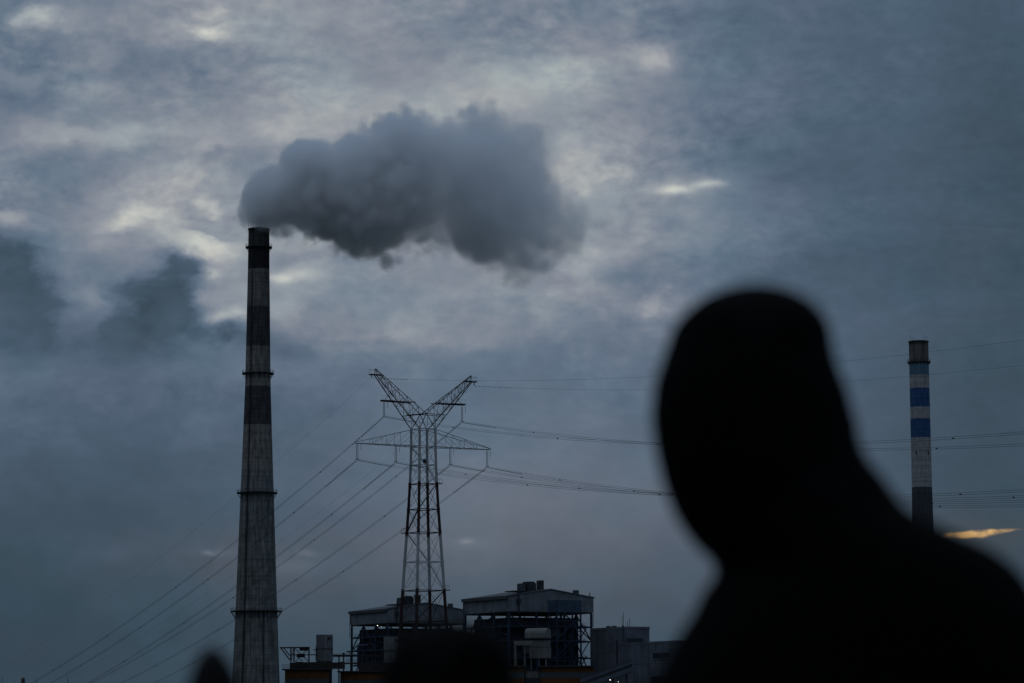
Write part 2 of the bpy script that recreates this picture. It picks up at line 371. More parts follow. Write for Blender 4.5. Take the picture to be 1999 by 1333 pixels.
def chimney(name, Y, xtop, ytop, prof, rings, label, mat, ladder, rods):
    p = at(xtop, ytop, Y); H = p.z
    e = empty(name, (p.x, Y, 0), 0, label, 'chimney')
    def zz(py): return at(xtop, py, Y).z
    tab = sorted([(zz(py), w*Y/F/2*1.005) for py, w in prof]); z0, rr0 = tab[0]; z1, rr1 = tab[1]
    tab = [(0, rr0+(rr0-rr1)/(z1-z0)*z0*1.1)]+tab
    pr = [(interp(tab, H*i/90), H*i/90) for i in range(91)]
    rt_ = pr[-1][0]
    pr += [(rt_+.25, H), (rt_+.25, H+.5), (rt_-.6, H+.5), (rt_-.7, H-12)]
    lathe('shaft', pr, mat, e, 96)
    for py, wdt, nb in rings: platform(e, interp(tab, zz(py)), zz(py), wdt, nb)
    s, c = math.sin(ladder), -math.cos(ladder)
    pts = [Vector((s*(interp(tab, q)+.35), c*(interp(tab, q)+.35), q)) for q in [2+(H-4)*i/40 for i in range(41)]]
    side = Vector((-c, s, 0))*.35
    lad = [[q+side for q in pts], [q-side for q in pts]]
    for i in range(0, 40):
        for f_ in (0, .25, .5, .75):
            q = pts[i].lerp(pts[i+1], f_); lad.append([q-side, q+side])
    tubes('ladder', lad, .07, 'dark_steel', e)
    for k in range(rods):
        a = 2*math.pi*(k+.3)/rods; rod('lightning_rod', (math.cos(a)*rt_, math.sin(a)*rt_, H), (math.cos(a)*rt_, math.sin(a)*rt_, H+3.4), .06, 'dark_steel', e)
    return e, H, tab, zz
Y1 = 1220
H1 = at(505, 449, Y1).z; f1 = lambda py: at(505, py, Y1).z/H1
DK, LT = (.062, .058, .064), (.185, .174, .165)
bands1 = [(0, (.15, .155, .155)), (f1(1075), (.175, .175, .17)), (f1(1062), (.14, .147, .148)), (f1(962), (.18, .18, .182)), (f1(912), (.20, .188, .175)), (f1(833), DK), (f1(757), (.21, .196, .182)), (f1(729), LT), (f1(681), DK), (f1(601), (.17, .16, .15)), (f1(527), (.028, .027, .03)), (f1(484), (.07, .066, .066))]
chimney_mat('concrete_banded', H1, bands1, .6, 0, [(-.5, .11, .72, 0, 400), (.42, .09, .75, 0, at(505, 1193, Y1).z), (-.16, .05, .4, 0, 70), (.75, .06, .4, 60, 96)])
chimney('chimney', Y1, 505.5, 449, [(449, 41), (530, 42.5), (601, 45), (680, 47.3), (757, 50), (833, 55.2), (910, 60.5), (960, 64.6), (1000, 67), (1097, 74), (1193, 80.5), (1333, 91.6)],
        [(483, 1.2, 12), (729, 1.5, 16), (962, 1.6, 16), (1193, 2.2, 20)],
        'tall tapering concrete chimney with dark painted bands, smoke pouring from its top', 'concrete_banded', -.5, 8)
Y2 = 1361
H2 = at(1793, 668, Y2).z; f2 = lambda py: at(1793, py, Y2).z/H2
WH, BL = (.31, .3, .305), (.034, .082, .195)
bands2 = [(0, (.055, .06, .072)), (f2(954), WH), (f2(857), BL), (f2(820), WH), (f2(797), BL), (f2(760), WH), (f2(735), (.095, .165, .23)), (f2(711), (.14, .125, .118))]
chimney_mat('concrete_blue', H2, bands2, .34, 0, [(.35, .35, .45, at(1793, 711, Y2).z, 400), (-.6, .2, .4, at(1793, 711, Y2).z, 400)])
ch2, _, tab2, zz2 = chimney('chimney', Y2, 1793, 668, [(668, 38), (760, 38.3), (857, 38.6), (954, 39.2), (1020, 41)], [(707, .9, 14)],
        'slimmer chimney with blue and white painted bands behind the shoulder of the large person', 'concrete_blue', 2.6, 4)
for sx in (-.62, .62):
    rr = interp(tab2, zz2(885)); a = sx
    box('wall_opening', (math.sin(a)*rr-.35, -math.cos(a)*rr-.12, zz2(889)), (math.sin(a)*rr+.35, -math.cos(a)*rr+.5, zz2(881)), 'dark_window', ch2)

# ---------------------------------------------------------------- smoke
UPR = [(460, 424), (466, 398), (480, 362), (505, 330), (540, 300), (575, 278), (610, 270), (645, 268), (690, 252), (730, 256), (765, 226), (800, 202), (840, 230), (880, 230), (930, 206), (970, 206), (1020, 234), (1065, 264), (1095, 312), (1110, 360), (1145, 380), (1175, 405), (1195, 428), (1215, 442)]
LWR = [(460, 426), (470, 440), (485, 452), (520, 456), (560, 456), (600, 466), (650, 482), (700, 500), (760, 506), (820, 492), (870, 490), (910, 516), (960, 534), (1020, 550), (1060, 546), (1100, 522), (1140, 496), (1175, 470), (1195, 456), (1215, 446)]
X0, X1 = 430, 1240; SP = Y1/F; LEN = (X1-X0)*SP
org = at(X0, 449, Y1)
up_m = [((x-X0)*SP, (449-y)*SP) for x, y in UPR]; lo_m = [((x-X0)*SP, (449-y)*SP) for x, y in LWR]
sm = bpy.data.materials.new('smoke'); sm.use_nodes = True; n = NT(sm.node_tree); sm.node_tree.nodes.clear()
oc = n.n('ShaderNodeTexCoord').outputs['Object']
ox = n.sep(oc)[0]
grow = n.mapr(ox, 8.0, 60.0, .55, 1.0)
w1 = n.v('SUBTRACT', n.noise(oc, .06, 2, .5, out='Color'), (.5, .5, .5))
s1 = n.m('MULTIPLY', grow, 10.0)
P = n.v('ADD', oc, n.v('MULTIPLY', w1, n.comb(s1, s1, s1)))
vo = n.n('ShaderNodeTexVoronoi', feature='F1'); vo.inputs['Scale'].default_value = .05; vo.inputs['Detail'].default_value = 0
n.put(vo.inputs['Vector'], n.v('MULTIPLY_ADD', w1, (9, 9, 9), oc)); bl1 = vo.outputs['Distance']
vo2 = n.n('ShaderNodeTexVoronoi', feature='F1'); vo2.inputs['Scale'].default_value = .125; n.put(vo2.inputs['Vector'], n.v('MULTIPLY_ADD', w1, (7, 7, 7), oc))
bil = n.m('ADD', n.m('MULTIPLY', bl1, .5), n.m('MULTIPLY', vo2.outputs['Distance'], .5))
px, py, pz = n.sep(P)[0:3]
def fcurve(tab, src, lo, hi):
    c = n.n('ShaderNodeFloatCurve'); cu = c.mapping.curves[0]
    pts = [(x/LEN, (v-lo)/(hi-lo)) for x, v in tab]; pts = [(0, pts[0][1])]+pts+[(1, pts[-1][1])]
    while len(cu.points) < len(pts): cu.points.new(.5, .5)
    for q, (a, b) in zip(cu.points, pts): q.location = (a, b); q.handle_type = 'VECTOR'
    c.mapping.update(); c.inputs['Factor'].default_value = 1
    n.put(c.inputs['Value'], n.m('DIVIDE', src, LEN, clamp=True))
    return n.m('MULTIPLY_ADD', c.outputs[0], hi-lo, lo)
zu = fcurve(up_m, px, -25, 60); zl = fcurve(lo_m, px, -25, 60)
half = n.m('MAXIMUM', n.m('MULTIPLY', n.m('SUBTRACT', zu, zl), .5), .05); zc = n.m('MULTIPLY', n.m('ADD', zu, zl), .5)
q1 = n.m('DIVIDE', n.m('SUBTRACT', pz, zc), half); hy = n.m('MINIMUM', n.m('ADD', half, .5), 30.0); q2 = n.m('DIVIDE', py, hy)
q = n.m('SQRT', n.m('ADD', n.m('MULTIPLY', q1, q1), n.m('MULTIPLY', q2, q2)))
sdf = n.m('MULTIPLY', n.m('SUBTRACT', 1.0, q), half)          # about metres inside the plume
fn = n.noise(oc, .3, 4, .6)
sdf = n.m('ADD', sdf, n.m('MULTIPLY_ADD', fn, 8.0, -4.0))
sdf = n.m('ADD', sdf, n.m('MULTIPLY', grow, n.m('MULTIPLY_ADD', bil, -17.0, 11.0)))
soft = n.mapr(ox, 8.0, 150.0, 2.6, 10.0)
den = n.mapr(n.m('DIVIDE', sdf, soft), 0.0, 1.0, 0.0, 1.0, True)
amp = n.mapr(ox, 20.0, 150.0, .27, .06)
clump = n.mapr(bil, .3, .68, 1.3, .4, True)
den = n.m('MULTIPLY', n.m('MULTIPLY', den, amp), clump)
vol = n.n('ShaderNodeVolumePrincipled'); vol.inputs['Color'].default_value = (.975, .98, .995, 1); vol.inputs['Anisotropy'].default_value = .45
n.put(vol.inputs['Density'], den); mo = n.n('ShaderNodeOutputMaterial'); sm.node_tree.links.new(vol.outputs[0], mo.inputs['Volume'])
MATS['smoke'] = sm
vs, fs = [], []; K = 20
xs = [2+i*(LEN-4)/26 for i in range(27)]
for x in xs:
    hi = max(interp(up_m, x+d) for d in (-9, -4, 0, 4, 9)); lo = min(interp(lo_m, x+d) for d in (-9, -4, 0, 4, 9))
    c = (hi+lo)/2; h = max((hi-lo)/2*1.02+7, 6)
    if x < 22: lo = min(lo, -4)
    for k in range(K):
        a = 2*math.pi*k/K; vs.append((x, math.cos(a)*(min(h, 36)), c+math.sin(a)*h))
for i in range(len(xs)-1):
    for k in range(K): fs.append((i*K+k, i*K+(k+1) % K, (i+1)*K+(k+1) % K, (i+1)*K+k))
fs.append(tuple(range(K))); fs.append(tuple((len(xs)-1)*K+k for k in range(K)))
o = pyd('smoke', vs, fs, 'smoke'); o.location = org
tag(o, 'grey smoke plume drifting right from the top of the tall chimney', 'smoke', kind='stuff')

# ---------------------------------------------------------------- pylon
YP = 840; PXC = 826.5
base = at(PXC, 1390, YP); PX = at(PXC, 1000, YP).x
AX = Vector((math.cos(R(30)), math.sin(R(30)), 0)); BX = Vector((math.sin(R(30)), -math.cos(R(30)), 0))
pyl = empty('pylon', (PX, YP, 0), 0, 'lattice power pylon with V-shaped horns and red and white tubular legs', 'pylon')
def pz_(py, a=0, b=0): return at(PXC, py, YP + a*AX.y + b*BX.y).z
def pp(a, b, z): return AX*a + BX*b + Vector((0, 0, z))
def a_of(px):                                  # distance along the crossarm of a photo column
    u = (ray(px, 900).x/ray(px, 900).y)
    return (u*YP-PX)/(AX.x-u*AX.y)
LEV = [(838, 23.9), (872, 24.0), (908, 24.9), (945, 26.6), (994.5, 29.5), (1040, 32.8), (1097, 36.9), (1153, 40.8), (1213, 44.6), (1275, 48.6), (1335, 52.6), (1396, 56.5)]
LZ = [(pz_(y) if y < 1390 else 0.0, h/math.cos(R(15))*YP/F*math.cos(R(45))) for y, h in LEV]
def corner(i, k):
    z, h = LZ[i]; sa, sb = ((1, 1), (1, -1), (-1, -1), (-1, 1))[k]; return pp(sa*h, sb*h, z)
# k: 0 right-near (-15deg), 1 far (75), 2 left-far (165), 3 near (255)
def bandmat(i): return 'white_steel' if i in (0, 1, 2, 5, 6) else 'red_steel'
for i in range(len(LZ)-1):
    mt = bandmat(i)
    for k in range(4):
        rod('leg', corner(i, k), corner(i+1, k), .39+.012*i, mt, pyl)
        rod('ring_beam', corner(i, k), corner(i, (k+1) % 4), .13, mt if i not in (5, 3, 7) else 'red_steel', pyl)
        rod('leg_joint', corner(i, k)-Vector((0, 0, .9)), corner(i, k)+Vector((0, 0, .5)), .48 if i > 2 else .36, 'red_steel' if i in (3, 5, 7) else mt, pyl)
        k2 = (k+1) % 4
        rod('brace', corner(i, k), corner(i+1, k2), .065, mt, pyl); rod('brace', corner(i, k2), corner(i+1, k), .065, mt, pyl)
# helical stair, one face per level
seq = {1: (2, 1), 2: (1, 0), 3: (0, 3), 4: (3, 2), 5: (2, 1), 6: (1, 0), 7: (0, 3), 8: (3, 2), 9: (2, 1), 10: (1, 0)}
for i, (ka, kb) in seq.items():
    a, b = corner(i, ka)*1.0, corner(i+1, kb)
    paths = [[a, b], [a+Vector((0, 0, 1.1)), b+Vector((0, 0, 1.1))]]
    for q in range(13): p = a.lerp(b, q/12); paths.append([p, p+Vector((0, 0, 1.1))])
    sp_ = beam('stair', a+Vector((0, 0, .1)), b+Vector((0, 0, .1)), .36, bandmat(i), pyl, .2)
    sub(tubes('stair_railing', paths, .03, bandmat(i), pyl), sp_)
for i, k in ((3, 0), (5, 2), (7, 0)):          # small landings at the turning points
    c = corner(i, k); d = Vector((c.x, c.y, 0)).normalized()*1.6
    lp_ = beam('landing', c, c+d, 1.2, 'red_steel', pyl, .2)
    sub(tubes('landing_railing', [[c+d, c+d+Vector((0, 0, 1.4))], [c+d*.5, c+d*.5+Vector((0, 0, 1.4))], [c+Vector((0, 0, 1.4)), c+d+Vector((0, 0, 1.4))]], .06, 'red_steel', pyl), lp_)
# horns in the plane of the crossarm
def horn(sgn, tip_px, tip_y, low_y, plat_px, bx0, bx1, by):
    at_ = a_of(tip_px); zt = pz_(tip_y, at_); zl = pz_(low_y, at_)
    z0, h0 = LZ[0]; zc = pz_(808)
    lowA = [pp(sgn*h0, s*h0, z0) for s in (1, -1)]; lowB = [pp(at_, s*.55, zl) for s in (1, -1)]
    upA = [pp(0, s*1.9, zc) for s in (1, -1)]; upB = [pp(at_, s*.35, zt) for s in (1, -1)]
    for s in (0, 1):
        rod('horn_chord', lowA[s], lowB[s], .15, 'red_steel', pyl); rod('horn_chord', upA[s], upB[s], .1, 'red_steel', pyl)
        rod('horn_brace', lowB[s], upB[s], .08, 'red_steel', pyl)
    fr = [0, .2, .42, .6, .76, .9]
    L = lambda s, f_: lowA[s].lerp(lowB[s], f_)
    U = lambda s, f_: upA[s].lerp(upB[s], f_)
    for j, f_ in enumerate(fr):
        for s in (0, 1):
            if j: rod('horn_brace', L(s, f_), U(s, f_-.04), .065, 'red_steel', pyl)
            if j < len(fr)-1: rod('horn_brace', L(s, f_), U(s, fr[j+1]-.04), .06, 'red_steel', pyl)
        if j:
            rod('horn_brace', L(0, f_), L(1, f_), .06, 'red_steel', pyl); rod('horn_brace', U(0, f_), U(1, f_), .06, 'red_steel', pyl)
        if j < len(fr)-1:
            rod('horn_brace', L(0, f_), L(1, fr[j+1]), .045, 'red_steel', pyl); rod('horn_brace', U(1, f_), U(0, fr[j+1]), .045, 'red_steel', pyl)
    # ladder inside the horn
    lp = [lowA[0].lerp(lowA[1], .5).lerp(lowB[0].lerp(lowB[1], .5), q/24)+Vector((0, 0, 1.2)) for q in range(25)]
    tubes('ladder', [lp, [p+Vector((0, 0, .9)) for p in lp]]+[[p, p+Vector((0, 0, .9))] for p in lp], .035, 'red_steel', pyl)
    # tip platform
    ap = a_of(plat_px); zq = pz_(low_y-1, at_)
    tp_ = beam('tip_platform', pp(ap, 0, zq), pp(at_-sgn*2.0, 0, zq), 1.3, 'red_steel', pyl, .3)
    sub(tubes('tip_railing', [[pp(ap, s, zq), pp(ap, s, zq+1.5)] for s in (.6, -.6)]+[[pp(ap, s, zq+1.4), pp(at_, s, zq+1.4)] for s in (.6, -.6)]+[[pp(ap, .6, zq+1.4), pp(ap, -.6, zq+1.4)]], .03, 'red_steel', pyl), tp_)
    # horizontal arm carrying the upper insulator
    a0, a1 = a_of(bx0), a_of(bx1); zb = pz_(by, a0)
    for s in (1, -1): rod('upper_arm', pp(a0, s*.5, zb), pp(a1, s*1.5, zb), .15, 'red_steel', pyl)
    ap_ = beam('arm_platform', pp(a0, 0, zb+.2), pp(a0-sgn*4.2, 0, zb+.2), 1.3, 'red_steel', pyl, .22)
    am = (a0+a_of(bx0+sgn*-14))/2
    sub(tubes('arm_railing', [[pp(q, .6, zb), pp(q, .6, zb+1.6)] for q in (a0, a0-sgn*1.3, a0-sgn*2.6)]+[[pp(a0, .6, zb+1.5), pp(a0-sgn*2.6, .6, zb+1.5)]], .03, 'red_steel', pyl), ap_)
    rod('horn_brace', pp(a0-sgn*1.0, 0, zb), pp(a0-sgn*3.5, 0, zb+3.2), .06, 'red_steel', pyl)
    return at_, zl
aL, zL = horn(-1, 732.5, 719.5, 732, 721.5, 744, 807, 782)
aR, zR = horn(1, 920, 734, 746.5, 930, 907.5, 846, 791)
rod('horn_brace', pp(0, 1.9, pz_(808)), pp(0, -1.9, pz_(808)), .12, 'red_steel', pyl)
zc_ = pz_(808)
for s in (1, -1):
    for g in (1, -1): rod('horn_brace', pp(0, s*1.9, zc_), pp(g*LZ[0][1], s*LZ[0][1], LZ[0][0]), .12, 'red_steel', pyl)
    rod('horn_brace', pp(0, s*1.9, zc_), pp(-6.3, s*1.9, pz_(811, -6.3)), .1, 'red_steel', pyl); rod('horn_brace', pp(0, s*1.9, zc_), pp(6.3, s*1.9, pz_(811, 6.3)), .1, 'red_steel', pyl)
# crossarm
zX = LZ[1][0]; hX = LZ[1][1]; zT = LZ[0][0]
for sgn, ex in ((-1, 693.5), (1, 957)):
    ae = a_of(ex)
    for s in (1, -1):
        e_ = pp(ae, s*.3, zX+.1); r_ = pp(sgn*hX, s*hX, zX); tpr = pp(sgn*hX, s*hX, zT)
        rod('crossarm_chord', r_, e_, .1, 'white_steel', pyl); rod('crossarm_chord', tpr, e_+Vector((0, 0, .3)), .1, 'white_steel', pyl)
        for f_, g_ in ((.3, .3), (.52, .52), (.74, .74)):
            rod('crossarm_brace', r_.lerp(e_, f_), tpr.lerp(e_, g_), .055, 'white_steel', pyl)
        for f_, g_ in ((.0, .3), (.3, .52), (.52, .74)):
            rod('crossarm_brace', tpr.lerp(e_, f_), r_.lerp(e_, g_), .055, 'white_steel', pyl)
    for i in range(6):
        f_ = i/6; g_ = (i+1)/6
        A = [pp(sgn*hX, s*hX, zX).lerp(pp(ae, s*.3, zX+.1), f_) for s in (1, -1)]; B = [pp(sgn*hX, s*hX, zX).lerp(pp(ae, s*.3, zX+.1), g_) for s in (1, -1)]
        rod('crossarm_brace', A[0], B[1], .04, 'white_steel', pyl)
        if i: rod('crossarm_brace', A[0], A[1], .04, 'white_steel', pyl)
    rl = [[pp(sgn*hX, 0, zX+1.3), pp(ae, 0, zX+1.4)]]+[[pp(sgn*hX, 0, zX).lerp(pp(ae, 0, zX), i/9), pp(sgn*hX, 0, zX).lerp(pp(ae, 0, zX), i/9)+Vector((0, 0, 1.35))] for i in range(10)]
    wk_ = beam('walkway', pp(sgn*hX, 0, zX+.15), pp(ae, 0, zX+.15), .6, 'white_steel', pyl, .1)
    sub(tubes('walkway_railing', rl, .025, 'white_steel', pyl), wk_)
box('signal_box', pp(-.8, 2.2, pz_(905))-Vector((.5, .4, 0)), pp(-.8, 2.2, pz_(905))+Vector((.5, .4, 1.1)), 'dark_steel', pyl)
# insulators
HANG = {}
def insul(key, px, ytop, ybot):
    a = a_of(px); zt = pz_(ytop, a); zb = pz_(ybot, a)
    for s in (-1, 1):
        prof = []; nn = 22; L = zt-.4-(zb+.6)
        prof.append((.03, zb+.6))
        for i in range(nn):
            z = zb+.6+L*i/nn; prof += [(.05, z), (.11, z+L/nn*.4), (.05, z+L/nn*.8)]
        prof.append((.03, zt-.4)); c = pp(a+s*.22, 0, 0)
        o = lathe('insulator_string', prof, 'insulator', pyl, 8, False); o.location = c
        rod('hanger', pp(a+s*.22, 0, zt-.45), pp(a+s*.22, 0, zt+.1), .06, 'dark_steel', pyl)
        rod('yoke', pp(a+s*.22, 0, zb+.62), pp(a+s*.45, 0, zb+.05), .08, 'dark_steel', pyl)
    rod('yoke', pp(a-.45, 0, zb+.05), pp(a+.45, 0, zb+.05), .09, 'dark_steel', pyl)
    HANG[key] = (a, zb)
    rod('arcing_rod', pp(a+1.2, 0, zt), pp(a+1.2, 0, zt-1.9), .05, 'dark_steel', pyl)
insul('hl', 749.5, 783, 812.5); insul('hr', 902, 794, 824)
insul('ol', 697.3, 865, 896.5); insul('il', 772.7, 870, 902); insul('ir', 879, 876, 907.5); insul('or', 951, 880, 912.5)
HANG['gl'] = (a_of(725), pz_(736.5, a_of(725))); HANG['gr'] = (a_of(926), pz_(753.5, a_of(926)))
for k in ('gl', 'gr'): a, z = HANG[k]; rod('wire_clamp', pp(a, 0, z), pp(a, 0, z+1.1), .12, 'dark_steel', pyl)

# ---------------------------------------------------------------- wires
LEFTP = {'gl': [(458, 968), (195, 1180), (48, 1277)], 'hl': [(463, 1053), (299, 1180), (86, 1319)], 'ol': [(460, 1089), (340, 1180), (110, 1327)], 'gr': [(458, 1121), (373, 1180), (182, 1296)],
         'il': [(458, 1146), (412, 1180), (177, 1330)], 'hr': [(458, 1165), (435, 1180), (191, 1327)], 'ir': [(458, 1210), (244, 1330)], 'or': [(454, 1251), (308, 1330)]}
RIGHTP = {'gl': [(1000, 742), (1267, 736), (1690, 701), (1999, 663)], 'gr': [(1020, 759), (1267, 760), (1690, 741), (1999, 713)],
          'hl': [(972, 844), (1295, 867), (1690, 863), (1999, 845)], 'hr': [(1122, 854), (1295, 866), (1690, 877.5), (1999, 868)],
          'ol': [(980, 941), (1313, 965.5), (1760, 968), (1999, 957.8)], 'il': [(980, 936), (1313, 965), (1760, 976.5), (1999, 969)],
          'ir': [(980, 926), (1313, 964), (1760, 982), (1999, 978)], 'or': [(980, 918.5), (1313, 963), (1760, 988), (1999, 987)]}
NAMES = {'gl': 'thin earth wire running from the tip of the left horn of the pylon', 'gr': 'thin earth wire running from the tip of the right horn of the pylon',
         'hl': 'twin conductor hung below the left horn of the pylon', 'hr': 'twin conductor hung below the right horn of the pylon',
         'ol': 'twin conductor hung from the left end of the long lower crossarm', 'il': 'twin conductor hung halfway along the left half of the lower crossarm',
         'ir': 'twin conductor hung halfway along the right half of the lower crossarm', 'or': 'twin conductor hung from the right end of the long lower crossarm'}
def solve_quad(A, pts, d):
    # vertical plane through A along d: photo points -> (s, z); least squares of z = z0 + b s + c s^2
    S = []
    for (x, y) in pts:
        r = ray(x, y); u = r.x/r.y
        s = (u*A.y-A.x)/(d.x-u*d.y); Yd = A.y+s*d.y; S.append((s, CAM.z+r.z/r.y*Yd-A.z))
    s2 = sum(s*s for s, _ in S); s3 = sum(s**3 for s, _ in S); s4 = sum(s**4 for s, _ in S)
    t1 = sum(s*z for s, z in S); t2 = sum(s*s*z for s, z in S); D = s2*s4-s3*s3
    return (t1*s4-t2*s3)/D, (s2*t2-s3*t1)/D, max(s for s, _ in S)
for key, (a, z) in HANG.items():
    A = Vector((PX, YP, 0))+AX*a+Vector((0, 0, z))
    eb = empty('earth_wire' if key[0] == 'g' else 'conductor_wire', A, 0, NAMES[key], 'wire', 'wires strung from the pylon')
    sp = []
    for d, pts, ext in ((-BX, LEFTP[key], 1.06), (BX, RIGHTP[key], 1.35)):
        b, c, sm_ = solve_quad(A, pts, d)
        f_ = lambda s, b=b, c=c, d=d: d*s+Vector((0, 0, b*s+c*s*s))
        se = sm_*ext
        sp.append((f_, se))
    side = Vector((AX.x, AX.y, 0))*.0
    def path(off):
        L = [sp[0][0](sp[0][1]*i/30)+off for i in range(30, 0, -1)]; Rr = [sp[1][0](sp[1][1]*i/30)+off for i in range(31)]
        return L+Rr
    if key[0] == 'g':
        tubes('strand', [path(Vector((0, 0, 0)))], .022, 'wire', eb, 3)
    else:
        for off in (Vector((0, 0, .22)), Vector((0, 0, -.22))): tubes('strand', [path(off)], .04, 'wire', eb, 4)
        for f_, se in sp:
            s = 42
            while s < se*.98:
                p = f_(s); q = f_(s+.7)
                beam('spacer', p+Vector((0, 0, -.1)), q+Vector((0, 0, -.1)), .06, 'wire', eb, .3); s += random.uniform(52, 66)
    for f_, se in sp:           # armour rods and dampers beside the clamp
        for j in range(14 if key[0] != 'g' else 12):
            s0 = 1.0+j*(1.45 if key[0] != 'g' else 1.9)
            if key[0] == 'g' and f_ is sp[0][0]: break
            rod('damper', f_(s0)+Vector((0, 0, -.12)), f_(s0+.75)+Vector((0, 0, -.12)), .085 if key[0] != 'g' else .06, 'wire', eb)

# ---------------------------------------------------------------- boiler houses
TH = R(29); LX = Vector((math.cos(TH), math.sin(TH), 0)); LY = Vector((-math.sin(TH), math.cos(TH), 0))
YB = 1200; oB = at(992, 1193, YB); zb, ze = oB.z, at(992, 1164.5, YB).z
WU, WV = 41.5, 40.0
zpk = at(1077, 1151.5, YB+WU/2*LX.y).z
def loc(px, py, Y, o=None):
    p = at(px, py, Y); d = p-Vector((oB.x, YB, 0)); return Vector((d.dot(LX), d.dot(LY), p.z))
def make_house(label):
    h = empty('boiler_house', (oB.x, YB, 0), TH, label, 'boiler house', 'boiler houses')
    def ztop(u): return ze+(zpk-ze)*(1-abs(u-WU/2)/(WU/2))
    nG, nE = 10, 9
    for i in range(nG):
        u0_, u1_ = WU*i/nG+.03, WU*(i+1)/nG-.03; pr = .05*(i % 2)
        um = [u0_, u1_] if not (u0_ < WU/2 < u1_) else [u0_, WU/2, u1_]
        f = [(u, -pr) for u in um]
        vs = [(u0_, -pr, zb), (u1_, -pr, zb)]+[(u, -pr, ztop(u)) for u in reversed(um)]
        m_ = len(vs); vs += [(x, .3, z) for x, y, z in vs]
        fs = [tuple(range(m_)), tuple(range(2*m_-1, m_-1, -1))]+[(j, (j+1) % m_, m_+(j+1) % m_, m_+j) for j in range(m_)]
        pyd('wall_sheet', vs, fs, 'grey_clad', h)
        vs2 = [(x, WV-y, z) for x, y, z in vs]; 
        if i == 0: pass
    for i in range(nE): box('wall_sheet', (-.05*(i % 2), WV*i/nE+.33 if i == 0 else WV*i/nE+.03, zb), (.3, WV*(i+1)/nE-.03, ze), 'grey_clad', h)
    box('wall', (WU-.3, .33, zb), (WU, WV-.33, ze), 'grey_clad', h)
    vs = [(0, 0, zb), (WU, 0, zb), (WU, 0, ze), (WU/2, 0, zpk), (0, 0, ze)]; vs = [(x, WV-.3, z) for x, _, z in vs]+[(x, WV, z) for x, _, z in vs]
    pyd('wall', vs, [(0, 1, 2, 3, 4), (9, 8, 7, 6, 5)]+[(j, (j+1) % 5, 5+(j+1) % 5, 5+j) for j in range(5)], 'grey_clad', h)
    sl = (zpk-ze)/(WU/2)
    for s in (0, 1):
        xa = -.7 if s == 0 else WU+.7; za = ze-sl*.7
        v = [(xa, -.25, za), (WU/2, -.25, zpk), (WU/2, WV+.3, zpk), (xa, WV+.3, za)]; v = [(x, y, z+.02) for x, y, z in v]+[(x, y, z+.55) for x, y, z in v]
        pyd('roof_slope', v, [(0, 1, 2, 3), (7, 6, 5, 4), (0, 1, 5, 4), (1, 2, 6, 5), (2, 3, 7, 6), (3, 0, 4, 7)], 'roof_sheet', h)
    box('fascia', (-.95, -.3, ze-.9), (-.72, WV+.3, ze+.45), 'roof_sheet', h)
    box('floor_deck', (.31, .31, zb-.5), (WU-.31, WV-.31, zb-.02), 'dark_steel', h)
    us = [.6, 13.9, 27.6, WU-.6]; vv = [.6, 13.4, 26.6, WV-.6]
    per = [(u, .6) for u in us]+[(WU-.6, v) for v in vv[1:]]+[(u, WV-.6) for u in us[2::-1]]+[(.6, v) for v in vv[2:0:-1]]
    lv = [8, 17, 26, 33, 39.2]
    for i, (u, v) in enumerate(per):
        beam('column', (u, v, 0), (u, v, zb-.5), .8, 'blue_steel', h)
        u2, v2 = per[(i+1) % len(per)]
        for z in lv: beam('floor_beam', (u, v, z), (u2, v2, z), .45, 'blue_steel', h, .6)
        flip = i % 2
        for za, zz_ in ((33.3, zb-.6), (17.3, 32.7)):
            A = (u, v, za if flip else zz_); B = (u2, v2, zz_ if flip else za)
            beam('brace', A, B, .42, 'blue_steel', h)
    box('boiler_casing', (3.8, 3.4, 0), (WU-5.5, WV-2.6, zb-2.4), 'casing', h)
    for z in (9, 17.4, 26.4, 33.4, 39.6):
        box('platform', (1.1, 1.1, z), (3.7, WV-1.5, z+.15), 'dark_steel', h); box('platform', (3.9, 1.1, z), (WU-2.5, 3.3, z+.15), 'dark_steel', h)
        pts = []
        for q in range(14): pts.append([(1.2, 1.2+q*2.8, z+.1), (1.2, 1.2+q*2.8, z+1.25)])
        for q in range(14): pts.append([(1.2+q*2.8, 1.2, z+.1), (1.2+q*2.8, 1.2, z+1.25)])
        for k in (.6, 1.2): pts += [[(1.2, 1.2, z+k), (1.2, WV-2, z+k)], [(1.2, 1.2, z+k), (WU-3, 1.2, z+k)]]
        tubes('railing', pts, .07, 'blue_steel', h)
    for q in range(5):
        beam('hanger_rod', (4+q*6.5, 5, zb-2.5), (4+q*6.5, 5, zb-.4), .3, 'dark_steel', h)
    for (u, v, z0, z1, r) in ((9, 2.0, 10, 38, .7), (20, 2.2, 4, 41, .5), (31, 2.4, 2, 36, .9), (2.2, 20, 6, 36, .6), (2.4, 30, 12, 30, .8)):
        rod('pipe', (u, v, z0), (u, v, z1), r, 'dark_steel', h)
    rg = random.Random(5)
    for q in range(16):
        z = rg.uniform(6, 40); L_ = rg.uniform(5, 16); u = rg.uniform(4, 24)
        rod('pipe', (u, rg.uniform(1.4, 3.0), z), (u+L_, rg.uniform(1.4, 3.0), z+rg.uniform(-2, 2)), rg.uniform(.15, .5), rg.choice(['dark_steel', 'blue_steel', 'slate_clad']), h)
        v = rg.uniform(3, 20); z = rg.uniform(6, 40)
        rod('pipe', (rg.uniform(1.4, 3.0), v, z), (rg.uniform(1.4, 3.0), v+L_, z+rg.uniform(-2, 2)), rg.uniform(.15, .45), rg.choice(['dark_steel', 'blue_steel', 'slate_clad']), h)
        u = rg.uniform(3, 37); z = rg.uniform(4, 28)
